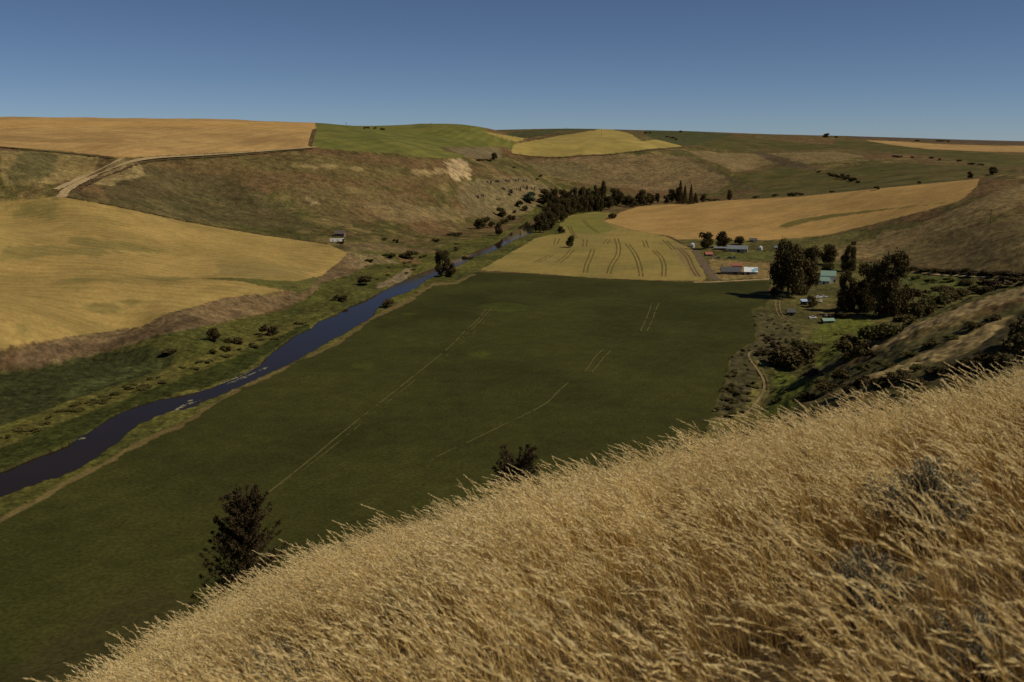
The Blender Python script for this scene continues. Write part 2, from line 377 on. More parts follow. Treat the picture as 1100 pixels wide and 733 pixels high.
for name, poly in reg_def:
    m = fill(poly)
    if name in ('meadow', 'farmyard_ground'): m = ragged(m, 2, 2, 12, 0.7)
    else: m = ragged(m, 1, 1, 5, 0.5)
    if name not in SETTING: SETTING.append(name)
    REG[m > 0.5] = SETTING.index(name)
    c = mixc(COL[name][0], COL[name][1], sm(nB, 0.35, 0.65))
    ALB[:] = ALB * (1 - m[..., None]) + c * m[..., None]
def tint(poly, col, strength=1.0, ka=3, kb=3, size=15, amt=0.8, seed=5, only=None, rag=True):
    m = fill(poly)
    m = ragged(m, ka, kb, size, amt, seed) if rag else blur(m, ka, kb)
    m = m * strength
    if only is not None: m = m * np.isin(REG, [SETTING.index(o) for o in only])
    ALB[:] = ALB * (1 - m[..., None]) + np.asarray(col, np.float32) * m[..., None]
m = fill(F_GOLD)[..., None] * (REG == SETTING.index('wheat_field'))[..., None]
ALB[:] = ALB * (1 - m) + mixc((0.365, 0.228, 0.078), (0.30, 0.19, 0.066), sm(nB, 0.35, 0.65)) * m
# --- hills: dry slopes, pale patches, green flushes, dark draws
tint([(75,207),(130,176),(220,170),(330,162),(480,172),(530,182),(500,195),(420,200),(300,205),(200,212),(120,216)], (0.115, 0.075, 0.032), 0.75, 4, 3, 40, only=['hills'])
tint([(110,200),(160,180),(220,185),(300,215),(340,250),(200,237),(120,219)], (0.075, 0.062, 0.026), 0.7, 4, 3, 45, seed=8, only=['hills'])
tint([(250,170),(330,166),(450,180),(420,196),(330,190),(260,182)], (0.100, 0.085, 0.028), 0.6, 4, 3, 30, 1.2, seed=9, only=['hills'])
tint([(300,195),(400,205),(470,215),(440,240),(360,240),(320,225)], (0.12, 0.085, 0.036), 0.6, 5, 3, 40, 1.2, seed=12, only=['hills'])
tint([(0,162),(110,168),(100,186),(60,200),(0,196)], (0.21, 0.155, 0.06), 0.8, 3, 2, 30, 1.0, seed=14, only=['hills'])
tint([(25,163),(60,165),(62,186),(40,192),(10,200),(0,190)], (0.075, 0.070, 0.028), 0.7, 3, 2, 25, 1.1, seed=15, only=['hills'])
tint([(480,173),(497,169),(506,180),(505,190),(492,195),(478,186)], (0.34, 0.25, 0.13), 0.85, 4, 2, 8, 1.3, seed=16, only=['hills'])
tint([(440,183),(482,181),(482,188),(450,188)], (0.30, 0.22, 0.10), 0.6, 2, 1, 10, 1.2, seed=16, only=['hills'])
tint([(310,175),(395,180),(392,183),(310,179)], (0.27, 0.20, 0.085), 0.7, 3, 1, 14, 1.2, seed=17, only=['hills'])
tint([(325,211),(341,213),(343,221),(330,219)], (0.27, 0.20, 0.10), 0.7, 3, 2, 7, 1.4, seed=18, only=['hills'])
tint([(120,175),(140,172),(158,180),(150,190),(120,198),(98,200)], (0.27, 0.20, 0.085), 0.7, 3, 2, 20, 1.3, seed=19, only=['hills'])
tint([(380,215),(460,222),(510,225),(500,236),(430,240),(400,228)], (0.20, 0.145, 0.065), 0.6, 3, 2, 25, 1.2, seed=20, only=['hills'])
tint([(500,195),(560,190),(600,205),(580,222),(540,234),(505,232),(488,212)], (0.165, 0.125, 0.06), 0.7, 3, 2, 25, 1.0, seed=22, only=['hills'])
tint([(560,172),(620,170),(700,164),(740,170),(790,195),(770,208),(700,206),(640,200),(590,190)], (0.175, 0.120, 0.058), 0.75, 4, 2, 60, 1.0, seed=24, only=['hills'])
tint([(600,172),(640,178),(630,195),(590,190),(570,178)], (0.11, 0.095, 0.04), 0.6, 4, 2, 40, 1.2, seed=25, only=['hills'])
tint([(740,162),(800,165),(890,163),(930,167),(900,174),(830,176),(790,187),(770,178)], (0.20, 0.145, 0.065), 0.7, 4, 2, 60, 1.2, seed=26, only=['hills'])
tint([(805,162),(830,166),(870,178),(880,186),(866,186),(830,174)], (0.075, 0.055, 0.030), 0.8, 2, 1, 20, 1.2, seed=27, only=['hills'])
tint([(735,167),(760,176),(790,192),(815,202),(822,206),(806,206),(780,193),(748,178)], (0.08, 0.062, 0.03), 0.7, 2, 1, 20, 1.2, seed=28, only=['hills'])
tint([(480,158),(540,159),(535,172),(500,170)], (0.15, 0.115, 0.06), 0.8, 3, 1, 30, 1.0, seed=29, only=['hills'])
tint([(560,150),(600,141),(690,139),(700,150),(720,157),(760,156),(790,144),(700,138),(600,138),(540,143)], (0.055, 0.062, 0.022), 0.85, 3, 1, 60, 0.8, seed=30, only=['hills'])
tint([(880,143),(1110,150),(1110,157),(1000,153),(920,149)], (0.085, 0.060, 0.040), 0.8, 3, 1, 60, 0.8, seed=33, only=['hills'])
# right hill: straw streaks above, greenish below
tint([(880,268),(930,258),(990,240),(1050,215),(1110,195),(1110,215),(1050,238),(980,262),(930,276),(890,280)], (0.19, 0.135, 0.06), 0.75, 4, 3, 18, 1.3, seed=34, only=['hills', 'farmyard_ground'])
tint([(940,272),(1000,255),(1110,225),(1110,290),(1000,287),(950,284)], (0.115, 0.086, 0.036), 0.8, 4, 3, 30, 1.0, seed=35, only=['hills'])
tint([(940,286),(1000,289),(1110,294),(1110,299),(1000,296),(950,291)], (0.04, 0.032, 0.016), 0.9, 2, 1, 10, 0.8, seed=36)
# near right spur: straw crest lines, green hollows
tint([(1100,308),(1044,323),(1012,338),(963,358),(920,378),(930,382),(1000,352),(1060,330),(1115,318)], (0.24, 0.175, 0.078), 0.9, 1, 2, 10, 0.6, seed=37)
tint([(1110,322),(1000,360),(930,385),(870,420),(900,420),(980,388),(1060,352),(1110,340)], (0.075, 0.068, 0.024), 0.85, 3, 3, 14, 1.0, seed=38)
tint([(1090,336),(1040,358),(980,385),(900,420),(920,420),(990,395),(1050,372),(1090,352)], (0.26, 0.19, 0.082), 0.9, 2, 2, 8, 1.0, seed=39)
tint([(1110,330),(1075,350),(1050,375),(990,405),(1000,420),(1110,400)], (0.055, 0.046, 0.020), 0.9, 4, 4, 10, 1.0, seed=40)
# bank below the left wheat bench, marsh circle and reed strip
tint([(-60,386),(0,376),(82,361),(151,352),(176,339),(246,320.5),(311,314),(333,300),(374,272),(392,286),(375,296),(345,304),(333,319),(300,333),(229,348),(176,359),(102,380),(0,399),(-60,405)], (0.135, 0.092, 0.045), 0.95, 2, 2, 8, 0.9, seed=42, only=['hills', 'meadow'])
tint([(-60,388),(0,380),(120,366),(160,354),(230,335),(180,357),(102,379),(0,398),(-60,402)], (0.085, 0.055, 0.030), 0.75, 2, 2, 10, 1.0, seed=43, only=['hills', 'meadow'])
tint([(-60,415),(0,402),(110,381),(165,372),(190,379),(182,394),(130,412),(70,432),(0,458),(-60,475)], (0.034, 0.036, 0.012), 0.95, 2, 2, 10, 0.6, seed=44)
tint([(60,425),(110,405),(170,385),(183,388),(130,408),(75,430)], (0.075, 0.085, 0.028), 0.5, 3, 3, 6, 1.6, seed=45)
tint([(-60,495),(0,468),(60,440),(130,415),(190,393),(230,376),(300,352),(330,338),(330,346),(250,384),(190,408),(120,432),(60,455),(0,482),(-60,508)], (0.092, 0.080, 0.020), 0.85, 3, 3, 8, 1.4, seed=46, only=['meadow'])
tint([(-60,510),(0,482),(60,456),(120,433),(190,409),(250,385),(330,347)] + [(335,352),(300,371),(250,406),(170,429),(120,448),(74,477),(0,507),(-60,528)], (0.032, 0.036, 0.0085), 0.9, 2, 2, 10, 0.5, seed=47, only=['meadow'])
tint([(405,305),(432,292),(446,284),(440,298),(420,306),(405,312)], (0.22, 0.16, 0.095), 0.75, 3, 2, 5, 1.3, seed=48)
tint([(424,273),(445,276),(455,283),(432,283)], (0.17, 0.10, 0.045), 0.8, 1, 1, 6, 1.2, seed=49)
tint([(365,262),(400,260),(450,268),(480,270),(450,273),(400,271),(372,270)], (0.15, 0.105, 0.05), 0.7, 2, 1, 10, 1.2, seed=50)
tint([(375,272),(410,274),(432,283),(405,283),(385,290),(372,282)], (0.18, 0.13, 0.065), 0.7, 2, 1, 10, 1.2, seed=51)
# field strip of bare straw along the alfalfa edge
tint(LINE + [(511,295),(488,306),(466,307),(456,313),(440,325),(403,341.5),(361,371.5),(340,381),(314,393),(287,406),(260,418.5),(237,431),(200,455.5),(167,470.5),(138,485),(106,504),(74,520),(44,539),(0,563),(-40,580)], (0.19, 0.135, 0.052), 0.6, 1, 1, 7, 1.6, seed=52)
# swales and wear inside the crops
tint([(834,243.8),(845,239.5),(858,235.8),(893,230.3),(944,225),(1020,216.8),(1020,218.2),(944,227),(900,233),(870,238),(845,244.5)], (0.11, 0.095, 0.025), 0.9, 1, 1, 6, 0.7, seed=53)
tint([(213,299.3),(246,298.3),(265,299.3),(290,300.8),(318,302.5),(346,296),(341,304),(326,315),(307,312.5),(281,307),(258,302.5),(240,301)], (0.085, 0.082, 0.022), 0.95, 1, 0, 6, 0.7, seed=54)
tint([(230,285),(270,281),(330,288),(345,290),(330,300),(290,299),(240,296)], (0.20, 0.155, 0.055), 0.6, 3, 2, 12, 1.5, seed=55)
for q, sd in (([(0,268),(60,262),(140,275),(120,280),(60,272),(0,276)], 56), ([(60,255),(130,258),(180,272),(130,270),(80,262)], 57), ([(0,300),(120,297),(220,298),(180,302),(60,304)], 58), ([(70,330),(140,322),(165,326),(110,338)], 59), ([(0,352),(80,345),(60,352),(0,360)], 60), ([(180,285),(210,280),(205,290)], 61), ([(0,220),(60,218),(70,236),(20,232)], 62)):
    tint(q, (0.17, 0.14, 0.045), 0.7, 4, 3, 14, 1.8, seed=sd, only=['wheat_field'])
tint([(-40,143),(60,149),(130,148),(135,153),(60,153),(-40,150)], (0.24, 0.15, 0.06), 0.6, 4, 1, 40, 1.4, seed=63, only=['stubble_field'])
tint([(-40,128),(340,132),(338,142),(200,137),(60,136),(-40,140)], (0.43, 0.26, 0.085), 0.5, 4, 2, 60, 0.8, seed=64, only=['stubble_field'])
tint([(600,237),(622,230),(655,229),(648,238),(665,246),(640,252),(612,250)], (0.155, 0.145, 0.034), 0.8, 4, 2, 12, 0.8, seed=65, only=['hay_field'])
tint([(720,262),(735,264),(756,298),(745,298)], (0.20, 0.14, 0.06), 0.8, 2, 2, 8, 1.0, seed=66, only=['hay_field'])
tint([(760,278),(829,282),(829,299),(770,300)], (0.21, 0.145, 0.055), 0.8, 2, 1, 8, 1.0, seed=67, only=['farmyard_ground'])
tint([(770,272),(829,270),(829,280),(790,280),(770,277)], (0.085, 0.088, 0.022), 0.9, 2, 1, 8, 0.8, seed=68, only=['farmyard_ground'])
tint([(765,445),(780,409),(785,386),(795,376),(811,366),(811,343),(806,334),(825,340),(860,355),(858,385),(835,395),(812,385),(810,410),(800,440)], (0.058, 0.050, 0.022), 0.9, 2, 2, 6, 0.8, seed=69, only=['farmyard_ground'])
tint([(805,335),(840,338),(866,352),(860,372),(830,372),(812,366)], (0.085, 0.072, 0.03), 0.6, 3, 3, 4, 1.5, seed=70, only=['farmyard_ground'])
tint([(880,345),(930,340),(945,356),(915,372),(900,380),(878,395),(870,372)], (0.088, 0.098, 0.018), 0.9, 3, 3, 8, 1.0, seed=71, only=['farmyard_ground'])
tint([(830,400),(855,405),(880,410),(850,440),(815,455),(830,425)], (0.078, 0.088, 0.016), 0.9, 3, 3, 8, 1.0, seed=72, only=['farmyard_ground'])
tint([(862,325),(930,328),(928,341),(870,342)], (0.10, 0.078, 0.03), 0.7, 2, 2, 6, 1.2, seed=73, only=['farmyard_ground'])
tint([(975,292),(1040,296),(1060,306),(1000,318),(965,305)], (0.075, 0.082, 0.022), 0.9, 3, 2, 8, 1.0, seed=74, only=['farmyard_ground'])
for cu, cv, rx, ry, sd in ((516,380,14,4,75), (440,338,9,2,76), (389,393,12,3,77), (540,330,30,5,78)):
    tint([(cu + rx * math.cos(a), cv + ry * math.sin(a)) for a in np.linspace(0, 6.2, 14)], (0.058, 0.066, 0.012), 0.7, 3, 2, 6, 1.5, seed=sd)
# foot of the near slope
tint([(-60,735),(30,690),(110,640),(200,625),(230,700),(100,800),(-60,900)], (0.05, 0.042, 0.014), 0.6, 30, 20, 30, 0.6, seed=79)
# near slope: dry soil and litter under the grass
nearm = np.clip((150 - GR) / 20, 0, 1) * (GZ > 6)
REG[nearm > 0.5] = len(SETTING); SETTING.append('grass_slope')
ALB[:] = ALB * (1 - nearm[..., None]) + mixc((0.085, 0.055, 0.024), (0.15, 0.10, 0.042), sm(nC, 0.3, 0.7)) * nearm[..., None]

# river bed and small roughness of the ground
riv = blur(river, 1, 1)
riv = np.clip((riv + (fbm(GX, GY, 7, 3, 95) - 0.5) * 0.5 - 0.5) * 3 + 0.42, 0, 1) * np.clip(riv * 6, 0, 1)
GZ -= 2.2 * riv
rough_amp = np.zeros(GT.shape, np.float32)
for i, n in enumerate(SETTING):
    rough_amp[REG == i] = {'hills': 0.65, 'meadow': 0.8, 'farmyard_ground': 0.8, 'alfalfa_field': 0.10, 'hay_field': 0.10, 'wheat_field': 0.08, 'grass_slope': 0.1}.get(n, 0.12)
rough_amp = blur(rough_amp, 1, 1) * (1 + 1.2 * ((GR < 460) & (GT > 0.2)))
h1 = fbm(GX, GY, 3.2, 2, 91); h2 = fbm(GX, GY, 9.0, 2, 92)
GZ += rough_amp * ((h1 - 0.5) * 1.3 + (h2 - 0.5) * 1.2) * np.clip((GR - 60) / 60, 0, 1) * (1 - np.clip(riv * 2, 0, 1)) * np.clip(900 / GR, 0.3, 1)
mud = np.clip(riv * 2, 0, 1); ALB[:] = ALB * (1 - mud[..., None]) + np.array((0.03, 0.022, 0.014), np.float32) * mud[..., None]

GM = {'hills': groundmat('dry_hillside', 34, 0.26, 7, 0.42, 2.0, 0.42, 0.25, 2.0),
      'meadow': groundmat('meadow_turf', 14, 0.3, 3.5, 0.45, 1.2, 0.4, 0.2, 1.5),
      'farmyard_ground': groundmat('rough_pasture', 14, 0.3, 3.5, 0.4, 1.2, 0.35, 0.25, 1.5),
      'wheat_field': groundmat('ripe_wheat', 60, 0.10, 9, 0.13, 2.0, 0.16, 0.05, 0.8, (1.35, 9, 0.06)),
      'stubble_field': groundmat('wheat_stubble', 60, 0.12, 12, 0.10, 3.0, 0.12, 0.05, 0.8, (0.2, 18, 0.05)),
      'green_field': groundmat('young_crop', 60, 0.12, 12, 0.10, 3.0, 0.10, 0.05, 0.8, (0.3, 16, 0.08)),
      'barley_field': groundmat('barley', 60, 0.12, 14, 0.10, 3.0, 0.08, 0.05, 0.8, (1.2, 18, 0.04)),
      'pasture': groundmat('pasture_turf', 50, 0.22, 12, 0.2, 4.0, 0.2, 0.15, 2.0),
      'hay_field': groundmat('hay_crop', 50, 0.10, 9, 0.10, 1.5, 0.14, 0.05, 0.8, (0.15, 7, 0.02)),
      'alfalfa_field': groundmat('alfalfa_crop', 70, 0.22, 7, 0.16, 1.1, 0.34, 0.12, 0.7, (0.55, 5, 0.025)),
      'grass_slope': groundmat('slope_litter', 6, 0.25, 0.8, 0.3, 0.12, 0.35, 0.03, 0.1)}
SLAB = {'hills': ('dry brown and green hills around the valley up to the skyline', 'hills'), 'meadow': ('bright green grass strips along both river banks', 'meadow'),
        'farmyard_ground': ('rough green and straw ground around the farm buildings and cottonwoods', 'ground'), 'wheat_field': ('ripe gold wheat fields on the left bench and right spur', 'field'),
        'stubble_field': ('pale tan plateau fields along the skyline', 'field'), 'green_field': ('green crop field on the hilltop left of centre skyline', 'field'),
        'barley_field': ('yellow barley field capping the round hill at centre skyline', 'field'), 'pasture': ('dull green pasture on the far right slopes', 'pasture'),
        'hay_field': ('yellow green hay field with wavy wheel tracks beyond the dark green field', 'field'), 'alfalfa_field': ('large flat dark green alfalfa field on the valley floor', 'field'),
        'grass_slope': ('steep ground of the near hillside under the dry grass', 'hillside')}
nT, nL = GT.shape
IDX = np.arange(nT * nL).reshape(nT, nL)
Q = np.stack([IDX[:-1, :-1], IDX[1:, :-1], IDX[1:, 1:], IDX[:-1, 1:]], -1)
FR = REG[:-1, :-1]
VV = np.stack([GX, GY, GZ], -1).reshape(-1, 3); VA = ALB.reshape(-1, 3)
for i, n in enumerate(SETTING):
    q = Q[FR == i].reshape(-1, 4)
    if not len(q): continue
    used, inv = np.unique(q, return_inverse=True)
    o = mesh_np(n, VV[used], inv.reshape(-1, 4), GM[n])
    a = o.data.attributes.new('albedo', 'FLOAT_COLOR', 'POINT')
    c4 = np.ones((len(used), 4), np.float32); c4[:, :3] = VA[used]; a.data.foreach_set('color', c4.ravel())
    tag(o, SLAB[n][0], SLAB[n][1], None, 'structure')

# ------------------------------------------------------------------ river water
m, t, p, o_ = newmat('river_water')
g = N(t, 'NewGeometry'); p.inputs['Base Color'].default_value = (0.020, 0.013, 0.008, 1); p.inputs['Roughness'].default_value = 0.03
p.inputs['IOR'].default_value = 1.33; p.inputs['Specular IOR Level'].default_value = 0.09
b = N(t, 'Bump'); b.inputs['Strength'].default_value = 0.15; b.inputs['Distance'].default_value = 0.06
t.links.new(noise_n(t, g.outputs['Position'], 0.7, 3), b.inputs['Height']); t.links.new(b.outputs[0], p.inputs['Normal'])
WATER = m
def resample(P, n):
    d = np.concatenate([[0], np.cumsum(np.hypot(*np.diff(P[:, :2], axis=0).T))]); s = np.linspace(0, d[-1], n)
    return np.stack([np.interp(s, d, P[:, k]) for k in range(2)], 1)
def zcast(uv, z=0.0):
    th, s = rays(uv); r = (EYE - z) / -s
    return np.stack([r * np.sin(th), r * np.cos(th)], 1)
A = resample(zcast(dense(RIVER_L)), 200); B = resample(zcast(dense(RIVER_R)), 200)
dv = B - A; dv /= np.maximum(np.linalg.norm(dv, axis=1, keepdims=True), 1e-6); A = A - dv * 4; B = B + dv * 4
V = np.zeros((400, 3)); V[:200, :2] = A; V[200:, :2] = B; V[:, 2] = -0.55
k = np.arange(199); o = mesh_np('river_water', V, np.stack([k, k + 200, k + 201, k + 1], 1), WATER)
tag(o, 'dark blue river winding through the valley floor', 'river', None, 'structure')

# ------------------------------------------------------------------ tracks and roads laid on the ground
def ribbon(name, uv, width, mat, label, cat, off=0.14, sm_it=2, rmin=110.0, xy=None):
    P = cast(dense(smooth_line(uv, sm_it), 2.5), rmin)[:, :2]
    dd = np.concatenate([[0], np.cumsum(np.hypot(*np.diff(P, axis=0).T))]); n = max(2, int(dd[-1] / 1.6)); n = min(n, 1500)
    P = resample(P, n); T = np.gradient(P, axis=0); T /= np.maximum(np.linalg.norm(T, axis=1, keepdims=True), 1e-9)
    nrm = np.stack([-T[:, 1], T[:, 0]], 1); wv = width / 2 * (0.75 + 0.5 * fbm(P[:, 0], P[:, 1], 4, 2, 77))[:, None]
    L = P + nrm * wv; R_ = P - nrm * wv
    V = np.zeros((2 * n, 3)); V[:n, :2] = L; V[n:, :2] = R_
    V[:, 2] = np.maximum(height(V[:, 0], V[:, 1]), np.tile(height(P[:, 0], P[:, 1]), 2)) + off
    k = np.arange(n - 1)
    o = mesh_np(name, V, np.stack([k, k + n, k + n + 1, k + 1], 1), mat)
    return tag(o, label, cat, None, 'structure')
def patchy(name, col, cover, size):
    m, t, p, out = newmat(name); g = N(t, 'NewGeometry')
    sc = N(t, 'VectorMath', operation='SCALE'); sc.inputs[0].default_value = col
    t.links.new(range_n(t, noise_n(t, g.outputs['Position'], 0.5, 3), 0.3, 0.7, 0.75, 1.25), sc.inputs['Scale'])
    t.links.new(sc.outputs[0], p.inputs['Base Color']); p.inputs['Roughness'].default_value = 0.95; p.inputs['Specular IOR Level'].default_value = 0.05
    tr = N(t, 'BsdfTransparent'); ms = N(t, 'MixShader')
    t.links.new(range_n(t, noise_n(t, g.outputs['Position'], 1 / size, 4, 0.7), 0.62 - cover * 0.35, 0.72 - cover * 0.35, 0, 1), ms.inputs[0])
    t.links.new(tr.outputs[0], ms.inputs[1]); t.links.new(p.outputs[0], ms.inputs[2]); t.links.new(ms.outputs[0], out.inputs['Surface'])
    return m
M_DIRT = patchy('pale_dirt', (0.34, 0.25, 0.13), 1.0, 3); M_DARKROAD = patchy('dark_track', (0.125, 0.092, 0.060), 0.85, 4)
M_TRAM = patchy('wheel_track', (0.13, 0.10, 0.030), 0.62, 9); M_PALETR = patchy('pale_wheel_track', (0.105, 0.088, 0.032), 0.7, 14)
M_RUT = patchy('rut_dirt', (0.20, 0.145, 0.075), 0.9, 4)
M_FAINT = patchy('faint_wheel_track', (0.085, 0.078, 0.025), 0.45, 9); M_DARKWEED = patchy('dark_weeds', (0.085, 0.058, 0.030), 0.62, 6)
ribbon('dirt_road', [(340,158.5),(300,161.5),(280,163.2),(215,167.5),(165,170),(140,174),(129,178),(98,190.5),(72,203),(66,212)], 7.0, M_DIRT, 'pale dirt road climbing the left hillside to the plateau', 'road')
ribbon('dirt_road', [(131,170.5),(109,181.5),(78,196),(60,204)], 5.0, M_DIRT, 'fainter dirt road branch left of the climbing road', 'road')
ribbon('weed_strip', [(334,160),(280,165.5),(215,170),(165,172.5),(145,177),(134,182),(104,193),(78,206),(100,213)], 5.0, M_DARKWEED, 'dark weedy verge below the climbing dirt road', 'verge', 0.1)
ribbon('weed_strip', [(0,158.5),(40,162),(75,165),(120,170)], 7.0, M_DARKWEED, 'dark weedy edge under the plateau field at far left', 'verge', 0.1)
ribbon('weed_strip', [(72,211.5),(115,219.5),(200,238),(280,252),(352,262)], 4.0, M_DARKWEED, 'dark weedy line between left wheat field and brown hillside', 'verge', 0.1)
ribbon('weed_strip', [(338,139),(335,148),(333,157)], 5.0, M_DARKWEED, 'dark strip between plateau stubble and green hilltop', 'verge', 0.1)
ribbon('weed_strip', [(548,165.5),(575,169),(600,170),(625,167.5),(650,167),(690,162),(735,158.5)], 5.0, M_DARKWEED, 'dark edge under the yellow barley hill', 'verge', 0.2)
ribbon('weed_strip', [(707,252.3),(718,253.5),(733,262)], 4.0, M_DARKWEED, 'dark weedy bank left of the farm', 'verge', 0.1)
ribbon('dirt_road', [(745,303.6),(760,303.6),(790,302),(829,300)], 3.6, M_DIRT, 'pale dirt lane along the far edge of the dark green field', 'road')
ribbon('dark_lane', [(747,269),(751,276),(758,287),(764,296),(770,301)], 6.5, M_DARKROAD, 'dark lane running down to the field left of the barns', 'road')
ribbon('dirt_road', [(968,291.5),(985,293),(1010,296),(1050,298),(1110,298.5)], 3.0, M_DIRT, 'pale road under the dark hedge at right', 'road')
for d in (0, 4.2): ribbon('farm_track', [(833.5 + d, 322), (833 + d, 330), (836 + d, 339), (842 + d, 343), (850 + d, 346)], 0.55, M_RUT, ('left' if d == 0 else 'right') + ' wheel rut of the track below the big cottonwood', 'track')
ribbon('farm_track', [(821,375.5),(810,376.5),(803.5,380),(806,388),(813,396),(818,404),(821.5,412),(820,422),(810.5,435),(797,449)], 0.9, M_RUT, 'left wheel rut of the curved track beside the brushy field corner', 'track')
ribbon('farm_track', [(808,386),(817,396),(823,405),(826,414),(824.5,424),(815,437),(805,448)], 0.8, M_PALETR, 'right wheel rut of the curved track beside the brushy field corner', 'track')
ribbon('farm_track', [(884,360),(885,368),(881,376),(878,384)], 0.8, M_PALETR, 'short faint track between bushes at right', 'track')
trams = [[(660,256),(663,265),(662,275),(655,284),(652,294)], [(672,262),(680,272),(685,284),(687,297)], [(701,269),(709,277),(712,286),(711,297)], [(727,266),(737,275),(742,288),(748,297)],
         [(635,268),(632,277),(628,285),(627,293)], [(610,243),(613,250),(618,256)], [(625,236),(631,243),(641,250)], [(597,256),(595,262)], [(627,257),(626,265)], [(613,268),(606,276),(598,282)],
         [(690,258),(693,266)], [(648,262),(652,257)], [(590,274),(580,279),(574,282)], [(712,258),(722,268)]]
for i, q in enumerate(trams):
    for d in (0, 4.0 if q[0][1] > 255 else 3.0):
        ribbon('wheel_track', [(a + d, b + d * 0.1) for a, b in q], 1.15, M_TRAM, 'wavy dark wheel track in the yellow green hay field', 'track')['group'] = 'wheel tracks in the hay field'
pale = [([(528,331),(520,341),(508,353),(497,363)], M_PALETR, 0.5), ([(523,331),(512,346),(499,356),(485,372),(430,416),(370,463),(330,497),(288,530)], M_PALETR, 0.55), ([(530,333),(516,351),(505,362),(470,389),(420,430),(375,466),(335,499),(300,522)], M_FAINT, 0.55),
        ([(700,326),(697,336),(693,345),(688,356)], M_PALETR, 0.55), ([(708,326),(704,334),(701,344),(695,356)], M_PALETR, 0.55), ([(683,360),(665,367),(652,374)], M_FAINT, 0.5), ([(649,375),(640,382),(634,392),(628,400)], M_PALETR, 0.55), ([(657,376),(647,386),(642,393),(636,400)], M_PALETR, 0.55),
        ([(610,412),(598,422),(590,432),(572,442)], M_PALETR, 0.55), ([(570,443),(545,455),(510,472),(480,486),(462,495),(458,503)], M_PALETR, 0.5)]
for q, mt, w in pale:
    ribbon('wheel_track', q, w, mt, 'thin pale wheel track across the dark green field', 'track')['group'] = 'wheel tracks in the dark green field'
# weed rafts on the water
M_RAFT = patchy('water_weed', (0.20, 0.19, 0.11), 0.5, 1.6)
for i, q in enumerate(([(183,443),(198,434),(216,428)], [(199,431),(207,428)], [(232,413),(250,406),(262,400),(280,391)], [(242,412),(258,406),(276,398)], [(254,403),(268,399)], [(84,471),(92,468)], [(278,397),(288,393)])):
    P = resample(zcast(dense(q, 2)), 24); n = 24; T = np.gradient(P, axis=0); T /= np.linalg.norm(T, axis=1, keepdims=True); nr = np.stack([-T[:, 1], T[:, 0]], 1)
    wv = (1.0 * np.sin(np.linspace(0.1, 3.04, n)) * (0.6 + 0.8 * RNG.random(n)))[:, None]
    V = np.zeros((48, 3)); V[:24, :2] = P + nr * wv; V[24:, :2] = P - nr * wv; V[:, 2] = -0.52; k = np.arange(23)
    tag(mesh_np('water_weed', V, np.stack([k, k + 24, k + 25, k + 1], 1), M_RAFT), 'pale raft of weed floating on the near bend of the river', 'water weed', 'weed rafts on the river')
# ------------------------------------------------------------------ plants
def tube(P, R, sides=6):
    P = np.asarray(P, float); n = len(P); V = []; F = []
    T = np.gradient(P, axis=0); T /= np.maximum(np.linalg.norm(T, axis=1, keepdims=True), 1e-9)
    for i in range(n):
        a = np.cross(T[i], (0.3, 0.9, 0.1)); a /= np.linalg.norm(a); b = np.cross(T[i], a)
        for k in range(sides):
            q = 2 * math.pi * k / sides; V.append(P[i] + R[i] * (math.cos(q) * a + math.sin(q) * b))
    for i in range(n - 1):
        for k in range(sides):
            k2 = (k + 1) % sides; F.append((i * sides + k, i * sides + k2, (i + 1) * sides + k2, (i + 1) * sides + k))
    return np.array(V), np.array(F)
def join(parts):
    V = []; F = []; o = 0
    for v, f in parts: V.append(v); F.append(f + o); o += len(v)
    return np.concatenate(V), np.concatenate(F)
def cards(P, size, rng, up=0.3, aspect=1.5, dirs=None):
    """one small leaf-clump face per point"""
    n = len(P); d = rng.normal(size=(n, 3)) if dirs is None else dirs + rng.normal(size=(n, 3)) * 0.35
    d[:, 2] += up; d /= np.linalg.norm(d, axis=1, keepdims=True)
    e = np.cross(d, rng.normal(size=(n, 3))); e /= np.maximum(np.linalg.norm(e, axis=1, keepdims=True), 1e-6)
    s = size * (0.6 + 0.8 * rng.random((n, 1)))
    a = d * s * aspect / 2; b = e * s / 2
    V = np.stack([P - a, P + b * .9, P + a, P - b], 1).reshape(-1, 3)
    return V, np.arange(4 * n).reshape(-1, 4)
def blob_points(blobs, n, rng, inner=0.45):
    c = np.array([b[0] for b in blobs]); r = np.array([b[1] for b in blobs]); w = (r ** 2).sum(1) if r.ndim > 1 else r ** 2
    k = rng.choice(len(blobs), n, p=w / w.sum()); d = rng.normal(size=(n, 3)); d /= np.linalg.norm(d, axis=1, keepdims=True)
    rad = inner + (1 - inner) * rng.random((n, 1)) ** 0.6
    rad *= 1 + 0.18 * rng.normal(size=(n, 1))
    rk = r[k] if r.ndim > 1 else r[k, None]
    return c[k] + d * rad * rk
LEAF = {'dark': leafmat('dark_leaves', (0.050, 0.036, 0.015), (0.112, 0.088, 0.028), 0.2), 'olive': leafmat('olive_leaves', (0.050, 0.046, 0.014), (0.115, 0.105, 0.028), 0.2),
        'grey': leafmat('grey_leaves', (0.045, 0.055, 0.030), (0.10, 0.11, 0.065)), 'brown': leafmat('brown_twigs', (0.055, 0.038, 0.020), (0.11, 0.080, 0.040)),
        'needle': leafmat('pine_needles', (0.040, 0.024, 0.013), (0.090, 0.070, 0.026), 0.15), 'sage': leafmat('sage_leaves', (0.24, 0.215, 0.135), (0.38, 0.345, 0.225), 0.3)}
LEAF['weed'] = leafmat('weed_leaves', (0.060, 0.054, 0.015), (0.135, 0.115, 0.030))
BARK = plain('bark', (0.07, 0.05, 0.035), 0.9, 0.3, 3)
